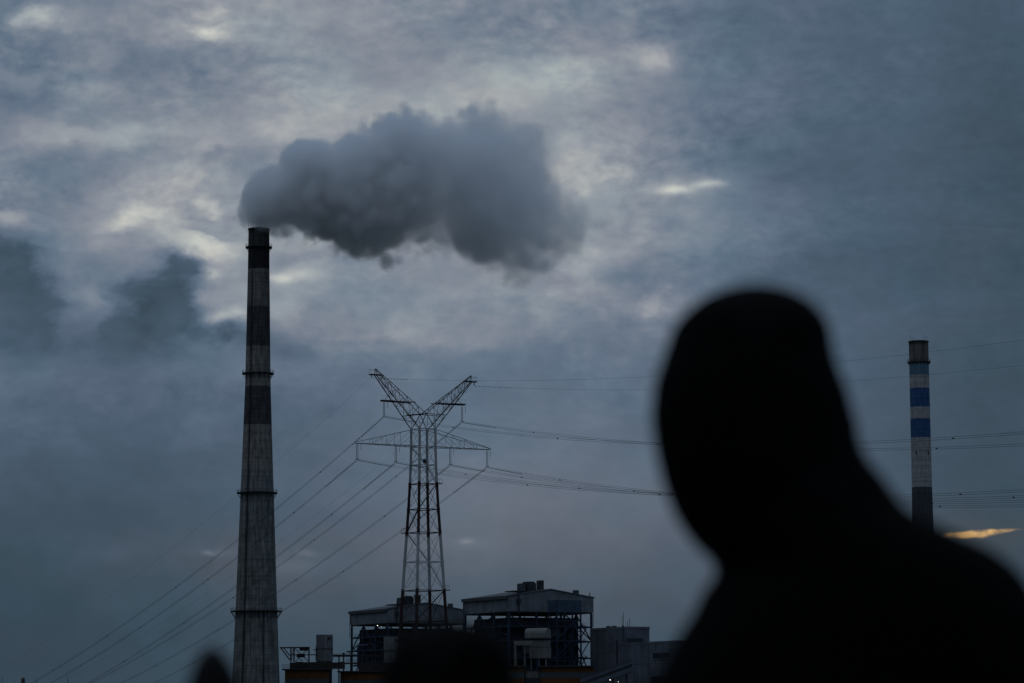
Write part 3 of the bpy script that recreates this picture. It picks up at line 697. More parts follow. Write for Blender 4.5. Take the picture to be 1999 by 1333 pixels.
        rod('pipe', (u, 2.2, z), (u, 2.2, z+rg.uniform(5, 13)), rg.uniform(.12, .4), rg.choice(['dark_steel', 'slate_clad']), h)
    for (u, z, w_, h__) in ((8, 28, 5, 4), (20, 35, 6, 3.4), (30, 20, 4, 6), (14, 12, 7, 4)): box('duct', (u, 1.3, z), (u+w_, 3.3, z+h__), 'slate_clad', h)
    for j in range(6): beam('stair_flight', (36.2, 1.5+(j % 2)*2, 3+j*6), (40.2, 1.5+(j % 2)*2, 9+j*6), .5, 'blue_steel', h, .25)
    # roof equipment
    def equip(px0, px1, y0, y1, Y, w, nm='roof_unit', mat='dark_steel'):
        a, b = loc(px0, y1, Y), loc(px1, y0, Y); c = (a+b)/2; hw = (px1-px0)*Y/F/2/1.25
        box(nm, (c.x-hw, c.y-w/2, ztop(min(max(c.x, 0), WU))-.3), (c.x+hw, c.y+w/2, b.z), mat, h)
    equip(1012, 1024, 1139, 1152, 1213, 4, mat='slate_clad'); equip(1023, 1041, 1135.5, 1152, 1214, 5); equip(1042, 1046, 1138, 1152, 1214, 1.2, 'roof_stack'); equip(1049, 1060, 1133, 1152, 1216, 3, 'roof_stack')
    equip(1119, 1129, 1152, 1162, 1224, 2.4, 'roof_vent', 'slate_clad')
    a = loc(1151.5, 1157, 1232); rod('vent_pipe', (a.x, a.y, ze), (a.x, a.y, a.z), .22, 'dark_steel', h)
    a = loc(1030, 1153, 1215); box('roof_deck', (a.x-9, a.y-4, ztop(a.x)+.3), (a.x+8, a.y+4, ztop(a.x)+.7), 'dark_steel', h)
    a = loc(1010, 1180, 1203); rod('wall_pipe', (a.x, -.55, zb-1), (a.x, -.55, ztop(a.x)+3), .32, 'dark_steel', h)
    box('pipe_box', (a.x-.8, -.9, zb+3.2), (a.x+.8, -.02, zb+5.2), 'dark_steel', h)
    rod('downpipe', (-.35, WV-.4, zb-6), (-.35, WV-.4, ze), .14, 'dark_steel', h); rod('downpipe', (WU+.3, .5, zb-6), (WU+.3, .5, ze), .14, 'dark_steel', h)
    return h
def copy_tree(o, parent=None):
    c = o.copy(); COL.objects.link(c); c.parent = parent
    for ch in o.children: copy_tree(ch, c)
    return c
hR = make_house('nearer grey-clad boiler house on open blue steel frame, to the right of the pylon')
hL = copy_tree(hR); p = at(756, 1217, 1338); hL.location = (p.x, 1338, 0)
hL['label'] = 'farther grey-clad boiler house seen behind the legs of the pylon'

# ---------------------------------------------------------------- blue stair tower in front of the nearer house
def frame_tower(e, w, d, H, levels, r, mat):
    cs = [(0, 0), (w, 0), (w, d), (0, d)]
    for i, (x, y) in enumerate(cs):
        beam('column', (x, y, 0), (x, y, H), r, mat, e)
        x2, y2 = cs[(i+1) % 4]
        for j in range(levels+1): z = H*j/levels; beam('cross_beam', (x, y, max(z-.3, .3)), (x2, y2, max(z-.3, .3)), r*.7, mat, e)
        for j in range(levels):
            a, b = H*j/levels, H*(j+1)/levels
            if (i+j) % 2: beam('brace', (x, y, a), (x2, y2, b), r*.5, mat, e)
p = at(1088, 1300, 1196)
stw = empty('stair_tower', (p.x, 1196, 0), TH, 'blue steel stair tower with clad top against the nearer boiler house', 'stair tower')
Hs = at(1088, 1171, 1196).z; frame_tower(stw, 11.5, 7, Hs, 6, .55, 'blue_steel')
for (lo, hi) in (((-.1, -.35, Hs*.90), (11.7, -.3, Hs)), ((-.35, -.1, Hs*.90), (-.3, 7.2, Hs))): box('cladding', lo, hi, 'blue_clad', stw)
for j in range(6):
    z = Hs*j/6; beam('stair_flight', (1, 2+3*(j % 2), z+.2), (10.5, 2+3*(j % 2), z+Hs/6), .9, 'blue_steel', stw, .35)

# ---------------------------------------------------------------- pale flue duct
def vault(name, lo, hi, mat, parent, rise):
    # a box with a rounded roof running along x
    n_ = 8; prof = [(lo[1], lo[2]), (hi[1], lo[2])]; cy_ = (lo[1]+hi[1])/2; ry = (hi[1]-lo[1])/2; zs = hi[2]-rise
    prof += [(cy_+ry*math.cos(math.pi*i/n_), zs+rise*math.sin(math.pi*i/n_)) for i in range(n_+1)]
    m_ = len(prof); vs = [(lo[0], y, z) for y, z in prof]+[(hi[0], y, z) for y, z in prof]
    fs = [tuple(range(m_)), tuple(range(2*m_-1, m_-1, -1))]+[(j, (j+1) % m_, m_+(j+1) % m_, m_+j) for j in range(m_)]
    return pyd(name, vs, fs, mat, parent)
YD = 1165; sd_ = YD/F
p = at(1050, 1300, YD); du = empty('flue_duct', (p.x, YD, 0), R(-20), 'weathered pale flue duct with rounded hood below the nearer boiler house', 'duct')
def dz_(py): return at(1050, py, YD).z
def dxx(px): return (px-1050)*sd_
vault('hood', (dxx(1029), -3.2, dz_(1245)), (dxx(1072), 3.2, dz_(1226)), 'pale_duct', du, 2.2)
box('hood_flange', (dxx(1030), -3.4, dz_(1247)), (dxx(1073), 3.4, dz_(1245)), 'dark_steel', du)
box('duct_section', (dxx(1040), -2.6, dz_(1263)), (dxx(1072), 2.6, dz_(1250)), 'pale_duct', du)
box('duct_section', (dxx(1040), -2.4, dz_(1250)), (dxx(1070), 2.4, dz_(1247.2)), 'dark_steel', du)
box('duct_section', (dxx(1037), -2.8, dz_(1285)), (dxx(1073), 2.8, dz_(1264)), 'pale_duct', du)
for x in (1040, 1056, 1070): beam('support', (dxx(x), -2, 0), (dxx(x), -2, dz_(1285)), .5, 'pale_duct', du)
p = at(1007, 1300, 1160); po = empty('pipe_portal', (p.x, 1160, 0), R(-10), 'pale portal frame standing left of the rounded flue duct', 'portal')
zt = at(1007, 1251, 1160).z
box('portal_beam', (-.6, -1, zt-1.8), (7.2, 1, zt), 'pale_duct', po); box('portal_leg', (-.6, -.8, 0), (.4, .8, zt-1.81), 'pale_duct', po); box('portal_leg', (3.5, -.4, 0), (3.9, .4, zt-1.81), 'pale_duct', po)

# ---------------------------------------------------------------- precipitators with orange bands
def precip(label, x0, x1, ytop, bands, Y, depth, mats, roof, rail):
    a = at(x0, ytop, Y); b = at(x1, ytop, Y); Wd = b.x-a.x
    e = empty('precipitator', (a.x, Y, 0), 0, label, 'precipitator', 'orange banded precipitators')
    zt = a.z
    zs = [at(x0, y, Y).z for y in bands]
    box('casing_wall', (.2, .2, 0), (Wd-.2, depth, zt-.01), 'brown_wall', e)
    npan = max(2, int(Wd/4.5))
    for j in range(len(zs)-1):
        for k in range(npan): box('band_panel', (Wd*k/npan+.02, 0, zs[j+1]+.03), (Wd*(k+1)/npan-.02, .19, zs[j]-.03), mats[j], e)
    box('roof_deck', (-1.2, -1.2, zt), (Wd+.6, depth+.5, zt+.5), 'dark_steel', e)
    if roof:
        r_ = at(roof[0], ytop, Y).x-a.x; r2 = at(roof[1], ytop, Y).x-a.x; zr = at(x0, roof[2], Y).z
        nb = max(2, int((r2-r_)/2.4))
        for k in range(nb):
            q0 = r_+(r2-r_)*k/nb; q1 = r_+(r2-r_)*(k+1)/nb
            box('roof_box', (q0+.02, 1.5+.3*(k % 2), zt+.5), (q1-.02, 6, zr-random.uniform(0, .5)), 'brown_wall', e)
    if rail:
        pts = [[(-1.1+q*.55, -1.1, zt+.5), (-1.1+q*.55, -1.1, zt+2.4)] for q in range(rail)]; xx = -1.1+(rail-1)*.55
        pts += [[(-1.1, -1.1, zt+k), (xx, -1.1, zt+k)] for k in (1.1, 1.75, 2.4)]+[[(-1.1, 6, zt+.5), (-1.1, 6, zt+2.4)], [(-1.1, -1.1, zt+2.4), (-1.1, 6, zt+2.4)]]
        tubes('railing', pts, .06, 'dark_steel', e)
    return e
OR, SLT = 'orange_clad', 'slate_clad'
precip('orange and slate banded precipitator beside the foot of the tall chimney', 556, 642, 1308, [1309, 1325, 1345, 1375], 1230, 16, [OR, SLT, OR], (565, 672, 1291), 7)
precip('orange banded precipitator in front of the farther boiler house', 664, 760, 1312, [1313, 1327, 1345, 1375], 1240, 16, [OR, SLT, OR], (700, 778, 1293), 0)
precip('narrow orange and slate banded precipitator left of the white gatehouse box', 990, 1023.5, 1302, [1303, 1311, 1324, 1345, 1372], 1150, 14, [OR, SLT, OR, SLT], None, 0)
precip('wide orange and slate banded precipitator below the nearer boiler house', 1055, 1160, 1302, [1303, 1312, 1324, 1345, 1372], 1150, 14, [OR, SLT, OR, SLT], None, 0)
p = at(1026, 1300, 1152); q = at(1054, 1300, 1152)
sh = empty('equipment_cabin', (p.x, 1152, 0), 0, 'pale boxy cabin between the two nearer orange precipitators', 'cabin')
zc0, zc1 = at(1026, 1323, 1152).z, at(1026, 1309, 1152).z; wv = q.x-p.x
for k in range(6): box('wall_panel', (wv*k/6+.03, 0, zc0), (wv*(k+1)/6-.03, .2, zc1), 'pale_duct', sh)
box('cabin_body', (0, .21, 0), (wv, 6, zc1), 'slate_clad', sh); box('cabin_base', (0, -.1, 0), (wv, .2, zc0-.05), 'dark_steel', sh); box('cabin_roof', (-.3, -.3, zc1), (wv+.3, 6.3, zc1+.4), 'dark_steel', sh)

# ---------------------------------------------------------------- clad silos
def silo(label, x0, x1, yt, yb, Y):
    c = at((x0+x1)/2, yt, Y); r = (x1-x0)*Y/F/2; zt = c.z; zb_ = at(x0, yb, Y).z
    e = empty('silo', (c.x, Y, 0), R(11), label, 'silo', 'pale clad silos')
    n_ = 14
    for tier, (za, zz_) in enumerate(((zb_, zb_+(zt-zb_)*.46), (zb_+(zt-zb_)*.47, zt))):
        for k in range(n_):
            a0, a1 = 2*math.pi*(k+.03)/n_, 2*math.pi*(k+.97)/n_; rr = r*(1 if k % 2 else .97)
            v = [(math.cos(a)*q, math.sin(a)*q, z) for z in (za, zz_) for (a, q) in ((a0, rr), (a1, rr), (a1, rr-.25), (a0, rr-.25))]
            pyd('panel', v, [(0, 1, 2, 3), (7, 6, 5, 4), (0, 1, 5, 4), (1, 2, 6, 5), (2, 3, 7, 6), (3, 0, 4, 7)], 'silo_clad', e)
    lathe('shell', [(0, 0), (r-.5, 0), (r-.3, zb_), (r-.3, zt-.1), (0, zt-.1)], 'dark_steel', e, 20, False)
    lathe('band', [(r+.02, zb_+(zt-zb_)*.455), (r+.14, zb_+(zt-zb_)*.455), (r+.14, zb_+(zt-zb_)*.48), (r+.02, zb_+(zt-zb_)*.48)], 'dark_steel', e, 20, False)
    for s in (-1, 1): rod('access_ladder', (-r*1.02, s*.3, zb_), (-r*1.02, s*.3, zt-5), .07, 'dark_steel', e)
    box('inspection_platform', (-r-1.0, -1, zb_+(zt-zb_)*.42), (-r+.1, 1, zb_+(zt-zb_)*.45), 'dark_steel', e)
    box('hatch', (r*.25, -r*1.02, zt-1.9), (r*.65, -r*.8, zt-1.1), 'dark_window', e)
silo('free-standing pale clad silo with vertical ribs beside the tall chimney', 617, 650, 1239, 1291, 1245)
silo('pale clad ribbed silo in front of the farther boiler house', 749, 781, 1243, 1294, 1245)

# ---------------------------------------------------------------- steel gantry and pipe rack
YG = 1242; sg = YG/F
p = at(566, 1290, YG); ga = empty('steel_gantry', (p.x, YG, 0), 0, 'open steel gantry with slanted brace on the roof beside the tall chimney', 'gantry')
gz = lambda y: at(566, y, YG).z
gx = lambda x: (x-566)*sg
for y_ in (0, 5):
    for x in (567, 573, 602): beam('post', (gx(x), y_, gz(1292)), (gx(x), y_, gz(1264)), .3, 'dark_steel', ga)
    beam('top_beam', (gx(546), y_, gz(1264)), (gx(603), y_, gz(1263.5)), .45, 'dark_steel', ga)
    beam('mid_beam', (gx(568), y_, gz(1278)), (gx(620), y_, gz(1278)), .3, 'dark_steel', ga)
    beam('slant_brace', (gx(546), y_, gz(1263)), (gx(565), y_, gz(1288)), .26, 'dark_steel', ga); beam('slant_brace', (gx(553), y_, gz(1265)), (gx(566), y_, gz(1281)), .22, 'dark_steel', ga)
    for (a, b, c, d) in ((567, 1290, 573, 1264), (573, 1264, 602, 1292), (602, 1264, 575, 1292), (578, 1280, 590, 1291)):
        beam('brace', (gx(a), y_, gz(b)), (gx(c), y_, gz(d)), .16, 'dark_steel', ga)
box('hoist', (gx(584), .5, gz(1270)), (gx(600), 4, gz(1264.5)), 'dark_steel', ga); box('hoist_motor', (gx(579), .5, gz(1283)), (gx(594), 4, gz(1276)), 'dark_steel', ga)
for x in (547, 567, 602): beam('cross_beam', (gx(x), 0, gz(1264)), (gx(x), 5, gz(1264)), .25, 'dark_steel', ga)
YR = 1260; sr = YR/F; p = at(650, 1300, YR)
ra = empty('pipe_rack', (p.x, YR, 0), 0, 'low railed pipe rack joining the free-standing silo and the farther boiler house', 'pipe rack')
rz_ = lambda y: at(650, y, YR).z
rx = lambda x: (x-650)*sr
for y_ in (0, 4):
    beam('rack_beam', (rx(648), y_, rz_(1280)), (rx(745), y_, rz_(1280)), .8, 'dark_steel', ra); beam('rack_beam', (rx(672), y_, rz_(1295)), (rx(745), y_, rz_(1295)), .6, 'dark_steel', ra)
    beam('arm_beam', (rx(676), y_, rz_(1272)), (rx(745), y_, rz_(1270)), .5, 'blue_steel', ra); beam('strut', (rx(678), y_, rz_(1272)), (rx(690), y_, rz_(1280)), .2, 'dark_steel', ra)
    for x in (661, 670, 684, 700, 716): beam('post', (rx(x), y_, 0), (rx(x), y_, rz_(1280)), .35, 'dark_steel', ra)
pts = []
for x in range(650, 716, 4): pts.append([(rx(x), 0, rz_(1280)), (rx(x), 0, rz_(1276))])
for y in (1276, 1278): pts.append([(rx(650), 0, rz_(y)), (rx(714), 0, rz_(y))])
for x in range(676, 716, 4): pts.append([(rx(x), 0, rz_(1295)), (rx(x), 0, rz_(1287))])
for y in (1287, 1289.5, 1292): pts.append([(rx(676), 0, rz_(y)), (rx(714), 0, rz_(y))])
tubes('railing', pts, .07, 'dark_steel', ra)
rod('bent_pipe', (rx(699), 2, rz_(1300)), (rx(699), 2, rz_(1261)), .6, 'blue_steel', ra); rod('bent_pipe', (rx(699), 2, rz_(1261)), (rx(716), 2, rz_(1260)), .6, 'blue_steel', ra)
rod('vent_pipe', (rx(670), 2, rz_(1280)), (rx(670), 2, rz_(1274)), .5, 'dark_steel', ra)

# ---------------------------------------------------------------- bunker building and conveyor gallery
def block(name, label, px, ytop, Y, wx, wy, mat, openings):
    p = at(px, ytop, Y); e = empty(name, (p.x, Y, 0), TH, label, 'building')
    H = p.z
    box('main_block', (0, 0, 0), (wx, wy, H), mat, e)
    for (lo, hi) in (((-.12, -.12, H-.6), (wx+.1, 0, H+.35)), ((-.12, 0.02, H-.6), (0, wy, H+.35))): box('parapet', lo, hi, mat, e)
    for k in range(1, int(wy/5.5)+1): box('pilaster', (-.07, k*5.5-.12, 0), (-.002, k*5.5+.12, H-.62), 'slate_clad', e)
    for z in (H*.45, H*.72): box('wall_joint', (-.06, .05, z), (-.002, wy, z+.18), 'slate_clad', e)
    for (face, a0, a1, y0, y1) in openings:
        z0, z1 = at(px, y1, Y).z, at(px, y0, Y).z
        if face == 'v': lo, hi = (-.15, a0, z0), (.5, a1, z1)
        else: lo, hi = (a0, -.15, z0), (a1, .5, z1)
        w = box('window', lo, hi, 'dark_window', e)
        ax = 1 if face == 'v' else 0
        def fr(l, h): sub(box('window_frame', l, h, mat, e), w)
        if face == 'v':
            fr((-.3, a0-.4, z1), (.0, a1+.4, z1+.4)); fr((-.3, a0-.4, z0-.4), (.0, a1+.4, z0))
            for q in range(1, 6): sub(box('mullion', (-.2, a0+(a1-a0)*q/6-.08, z0), (-.155, a0+(a1-a0)*q/6+.08, z1), 'slate_clad', e), w)
        else:
            fr((a0-.4, -.3, z1), (a1+.4, 0, z1+.4)); fr((a0-.4, -.3, z0-.4), (a1+.4, 0, z0))
    return e, H
eA, HA = block('bunker_building', 'tall plain pale bunker building behind the inclined gallery, right of the boiler houses', 1219, 1224.5, 1190, 12.2, 28, 'white_wall', [('u', 1.0, 9.0, 1246, 1256.5)])
for (x, y, h_) in ((2, 5, 5), (3.2, 6, 6.5), (5, 4, 4), (7, 9, 3)): rod('antenna', (x, y, HA), (x, y, HA+h_), .09, 'dark_steel', eA)
for (x, y) in ((4, 20), (5, 17)): box('roof_unit', (x, y, HA), (x+1.5, y+1.5, HA+1.2), 'dark_steel', eA)
rod('wall_pipe', (-.3, .8, 5), (-.3, .8, HA+1), .3, 'slate_clad', eA); rod('wall_pipe', (-.3, 6, 20), (-.3, 6, HA-5), .2, 'dark_steel', eA)
eB, HB = block('transfer_building', 'lower pale building with strip windows beside the chest of the large person', 1322, 1251.5, 1150, 26, 46, 'white_wall', [('v', 6, 18.5, 1273, 1284), ('v', 4, 20, 1319, 1333)])
YC = 1140; p0_, p1_ = at(1160, 1321, YC), at(1234, 1294, YC+12)
cg = empty('conveyor_gallery', (p0_.x, YC, 0), 0, 'inclined conveyor gallery with two pale strips rising to the lower pale building', 'conveyor')
def strip(name, z0, z1, y0, y1, mat):
    A = Vector((0, 0, p0_.z)); B = Vector((p1_.x-p0_.x, 12, p1_.z)); v = []
    A = A-(B-A)*.35
    for P_ in (A, B):
        for (y, z) in ((y0, z0), (y1, z0), (y1, z1), (y0, z1)): v.append(P_+Vector((0, y, z)))
    return pyd(name, v, [(0, 1, 2, 3), (7, 6, 5, 4), (0, 1, 5, 4), (1, 2, 6, 5), (2, 3, 7, 6), (3, 0, 4, 7)], mat, cg)
strip('roof', 1.2, 1.5, -.4, 4.4, 'roof_sheet'); strip('upper_wall', -.3, 1.19, 0, 4, 'white_wall'); strip('window_strip', -1.5, -.31, .3, 3.7, 'dark_window'); strip('lower_wall', -3.4, -1.51, 0, 4, 'white_wall'); strip('truss_floor', -3.8, -3.41, -.3, 4.3, 'dark_steel')
for q in (.15, .5, .85):
    B = Vector((p1_.x-p0_.x, 12, p1_.z)); A = Vector((0, 0, p0_.z)); c = A.lerp(B, q); beam('trestle', (c.x, c.y+2, 0), (c.x, c.y+2, c.z-3.8), .6, 'dark_steel', cg)

# ---------------------------------------------------------------- lit work lamps
def lamp(px, py, Y, r, label):
    p = at(px, py, Y); e = empty('work_lamp', p, 0, label, 'lamp', 'lit work lamps')
    me = bpy.data.meshes.new('bulb'); bm = bmesh.new(); bmesh.ops.create_icosphere(bm, subdivisions=2, radius=r); bm.to_mesh(me); bm.free()
    link('bulb', me, e, 'lamp_light')
    lathe('shade', [(r*.4, r*1.3), (r*.5, r*1.1), (r*1.7, r*.55), (r*1.75, r*.5)], 'dark_steel', e, 16); rod('bracket', (0, 0, r*1.2), (0, 1.2, r*1.6), .06, 'dark_steel', e)
lamp(737, 1221, 1336, .2, 'bright lit lamp under the cladding of the farther boiler house')
lamp(744, 1223, 1340, .07, 'faint lamp just right of the bright lamp on the farther boiler house')
lamp(1191, 1327, 1135, .19, 'lit lamp under the inclined conveyor gallery, left of a fainter one')
lamp(1207, 1330.5, 1135, .12, 'fainter lit lamp under the conveyor gallery, the right-hand one')

# ---------------------------------------------------------------- people
YM = 2.6
HL = [(572, 1455), (578, 1420), (590, 1390), (606, 1366), (630, 1344), (661, 1322), (700, 1306), (743, 1291), (810, 1284), (878, 1293), (945, 1309), (1004, 1331), (1053, 1364), (1098, 1408), (1121, 1415), (1148, 1386), (1194, 1367), (1243, 1334), (1304, 1302), (1360, 1285), (1450, 1280)]
HR = [(572, 1490), (578, 1526), (590, 1558), (606, 1582), (630, 1602), (657, 1615), (720, 1634), (765, 1652), (819, 1666), (873, 1676), (905, 1692), (932, 1718), (968, 1742), (995, 1762), (1010, 1785), (1027, 1825), (1049, 1866), (1065, 1908), (1091, 1952), (1118, 1982), (1148, 2003), (1200, 2028), (1270, 2045), (1360, 2050), (1450, 2045)]
def interp_i(tab, y): return interp(tab, y)
bm = bmesh.new()
def shell(rings, seg=36, power=2.3):
    rs = []
    for (c, a, b, rot) in rings:
        ring = []
        for k in range(seg):
            an = 2*math.pi*k/seg; ca, sa = math.cos(an), math.sin(an)
            x = math.copysign(abs(ca)**(2/power), ca)*a; y = math.copysign(abs(sa)**(2/power), sa)*b
            ring.append(bm.verts.new(c+Vector((x*math.cos(rot)-y*math.sin(rot), x*math.sin(rot)+y*math.cos(rot), 0))))
        rs.append(ring)
    for A, B in zip(rs, rs[1:]):
        for k in range(seg): bm.faces.new((A[k], A[(k+1) % seg], B[(k+1) % seg], B[k]))
    bm.faces.new(rs[0]); bm.faces.new(list(reversed(rs[-1])))
def limb(pts, seg=16):                    # closed tapered tube through (point, radius)
    rs = []
    P = [Vector(p) for p, _ in pts]
    full = [(P[0], pts[0][1]*.3, 0)]+[(p, r, 0) for p, (_, r) in zip(P, pts)]+[(P[-1], pts[-1][1]*.3, 0)]
    d0 = (P[1]-P[0]).normalized(); d1 = (P[-1]-P[-2]).normalized()
    full[0] = (P[0]-d0*pts[0][1]*.6, pts[0][1]*.4, 0); full[-1] = (P[-1]+d1*pts[-1][1]*.6, pts[-1][1]*.4, 0)
    for i, (p, r, _) in enumerate(full):
        a = full[max(i-1, 0)][0]; b = full[min(i+1, len(full)-1)][0]; d = (b-a).normalized()
        ref = Vector((0, 1, 0)) if abs(d.y) < .9 else Vector((1, 0, 0)); u = d.cross(ref).normalized(); v = d.cross(u)
        rs.append([bm.verts.new(p+u*(math.cos(2*math.pi*k/seg)*r)+v*(math.sin(2*math.pi*k/seg)*r)) for k in range(seg)])
    for A, B in zip(rs, rs[1:]):
        for k in range(seg): bm.faces.new((A[k], A[(k+1) % seg], B[(k+1) % seg], B[k]))
    bm.faces.new(rs[0]); bm.faces.new(list(reversed(rs[-1])))
fx = at(1650, 1333, YM).x; ORG = Vector((fx, YM, 0))
def pt(px, py): return at(px, py, YM)-ORG
rings = []
for i, y in enumerate([560.5, 562, 565, 570, 577, 586, 598, 612, 630, 650, 672]+[690+(1450-690)*k/50 for k in range(51)]):
    l, r = interp(HL, y)-(16 if y < 1080 else 12), interp(HR, y)+3
    if y < 680:
        k_ = math.sqrt(1-((680-y)/120)**2); xc = 1474-11*(y-560)/120; l, r = xc-163*k_, xc+163*k_
    c = pt((l+r)/2, y); c.y = 0; a = (r-l)/2*YM/F
    if y < 1000: dep = min(a*1.02, .098) if y > 640 else a*1.0
    else: dep = .098+.03*min(1, (y-1000)/200)
    dep = max(dep, .004)
    rings.append((c, a, dep, 0))
zlow = rings[-1][0].z
for z, cx, a, b in ((zlow-.12, .01, .165, .125), (zlow-.25, .012, .155, .12), (.86, .012, .165, .125), (.78, .012, .16, .12), (.72, .012, .12, .10)):
    rings.append((Vector((cx, 0, z)), a, b, 0))
shell(rings)
# face on the far side, looking away and to the left
hc = pt(1480, 830); hc.y = 0; fd = Vector((-.42, .907, 0)); sdv = Vector((.907, .42, 0))
limb([(hc+fd*.075+Vector((0, 0, .03)), .012), (hc+fd*.105+Vector((0, 0, -.005)), .015), (hc+fd*.098+Vector((0, 0, -.018)), .017)], 10)
for s in (-1, 1):
    limb([(hc+fd*.086+sdv*.032*s+Vector((0, 0, .028)), .012), (hc+fd*.088+sdv*.034*s+Vector((0, 0, .028)), .012)], 10)
    e0 = hc+sdv*(.078*s)-fd*.012; limb([(e0+Vector((0, 0, .028)), .012), (e0+sdv*.008*s, .014), (e0+Vector((0, 0, -.03)), .009)], 10)
limb([(hc+fd*.09-sdv*.022+Vector((0, 0, -.055)), .009), (hc+fd*.097+Vector((0, 0, -.055)), .012), (hc+fd*.09+sdv*.022+Vector((0, 0, -.055)), .009)], 10)
# arms with hands
for s in (-1, 1):
    sh_ = Vector((.01+s*.155, 0, 1.20 if s < 0 else 1.22)); el_ = Vector((.01+s*.215, -.02, .93)); wr = Vector((.01+s*.225, .05, .70))
    limb([(sh_, .062), (sh_.lerp(el_, .5), .055), (el_, .048), (el_.lerp(wr, .4), .045), (wr, .032)])
    pc = wr+Vector((0, .012, -.055)); limb([(wr, .028), (pc, .03), (pc+Vector((0, .005, -.03)), .026)])
    for j, (off, L) in enumerate(((-.030, .068), (-.010, .078), (.010, .074), (.029, .058))):
        b0 = pc+Vector((0, off+.008, -.035)); b1 = b0+Vector((-s*.004, 0, -L*.5)); b2 = b1+Vector((-s*.016, 0, -L*.45))
        limb([(b0, .0095), (b1, .009), (b2, .0078)], 8)
    limb([(pc+Vector((0, .028, .01)), .012), (pc+Vector((-s*.01, .052, -.02)), .0105), (pc+Vector((-s*.018, .058, -.05)), .009)], 8)
# legs and shoes
for s in (-1, 1):
    hp = Vector((.012+s*.085, 0, .80)); kn = Vector((.012+s*.095, .015, .45)); an = Vector((.012+s*.10, -.02, .085))
    limb([(hp, .085), (hp.lerp(kn, .5), .075), (kn, .058), (kn.lerp(an, .35), .056), (an, .042)])
    limb([(an+Vector((0, -.03, -.045)), .042), (an+Vector((0, .08, -.045)), .042), (an+Vector((s*.01, .17, -.052)), .032)])
me = bpy.data.meshes.new('person'); bm.to_mesh(me); bm.free()
ob = link('person', me, None, 'black_cloth'); ob.location = ORG
rm = ob.modifiers.new('remesh', 'REMESH'); rm.mode = 'VOXEL'; rm.voxel_size = .0065; rm.use_smooth_shade = True
sm2 = ob.modifiers.new('smooth', 'SMOOTH'); sm2.factor = .5; sm2.iterations = 4
tag(ob, 'large blurred person in dark clothing in the right foreground, looking away towards the plant', 'person', 'people in the foreground')
# skin on face and hands; dark clothes and hair; head's silhouette shade painted black
pm = bpy.data.materials.new('person_surface'); pm.use_nodes = True; n = NT(pm.node_tree); b = pm.node_tree.nodes['Principled BSDF']
oc = n.n('ShaderNodeTexCoord').outputs['Object']; rel = n.v('SUBTRACT', oc, tuple(hc))
isf = n.m('MULTIPLY', n.m('GREATER_THAN', n.v('DOT_PRODUCT', rel, tuple(fd)), .055), n.m('MULTIPLY', n.m('GREATER_THAN', n.sep(rel)[2], -.10), n.m('LESS_THAN', n.sep(rel)[2], .07)))
hand = n.m('MULTIPLY', n.m('LESS_THAN', n.sep(oc)[2], .70), n.m('MULTIPLY', n.m('GREATER_THAN', n.sep(oc)[2], .5), n.m('GREATER_THAN', n.m('ABSOLUTE', n.m('SUBTRACT', n.sep(oc)[0], .01)), .19)))
fab = n.noise(oc, 60, 4, .6)
cloth_silhouette = n.mix(fab, (.001, .001, .001, 1), (.003, .003, .003, 1))
n.put(b.inputs['Base Color'], n.mix(n.m('MAXIMUM', isf, hand), cloth_silhouette, (.22, .13, .09, 1))); b.inputs['Roughness'].default_value = .95; b.inputs['Specular IOR Level'].default_value = .05
ob.data.materials.clear(); ob.data.materials.append(pm)
# hair cap
vs, fs = [], []; SG = 28; rows = []
for (c, a, dep, _) in rings[:13]: rows.append((c.x, c.z, a+.002*(1-len(rows)/12), dep+.002*(1-len(rows)/12)))
for (cx, cz, a, bb) in rows:
    for k in range(SG): an = 2*math.pi*k/SG; vs.append((cx+math.cos(an)*a, math.sin(an)*bb, cz+.002*(1-len(vs)/SG/12)))
for i in range(len(rows)-1):
    for k in range(SG): fs.append((i*SG+k, i*SG+(k+1) % SG, (i+1)*SG+(k+1) % SG, (i+1)*SG+k))
fs.append(tuple(range(SG)))
hair = pyd('hair', vs, fs, 'black_hair', ob, True)
# jacket collar
vs, fs = [], []
for (y, g, zo) in ((905, .010, 0), (935, .014, 0), (990, .012, 0), (1020, .004, 0)):
    l, r = max(interp(HL, y), 1400), interp(HR, y); c = pt((l+r)/2, y); a = (r-l)/2*YM/F
    for k in range(SG): an = 2*math.pi*k/SG; vs.append((c.x+math.cos(an)*(a+g*.2), math.sin(an)*(.085+g), c.z-.01))
for i in range(3):
    for k in range(SG): fs.append((i*SG+k, i*SG+(k+1) % SG, (i+1)*SG+(k+1) % SG, (i+1)*SG+k))
pyd('collar', vs, fs, 'black_cloth', ob, True)
# a shorter person whose head just enters the frame
topz = at(880, 1216, 2.75).z; s2_ = topz/(rings[0][0].z)
p2o = ob.copy(); COL.objects.link(p2o); p2o.scale = (s2_,)*3; p2o.rotation_euler = (0, 0, R(-12))
hc2 = Matrix.Rotation(R(-12), 3, 'Z') @ Vector((rings[4][0].x*s2_, 0, 0)); tp = at(884, 1216, 2.75)
p2o.location = (tp.x-hc2.x, 2.75-hc2.y, 0); p2o['label'] = 'blurred dark top of a shorter person at the bottom edge, below the pylon'
for ch in list(ob.children): c = ch.copy(); COL.objects.link(c); c.parent = p2o

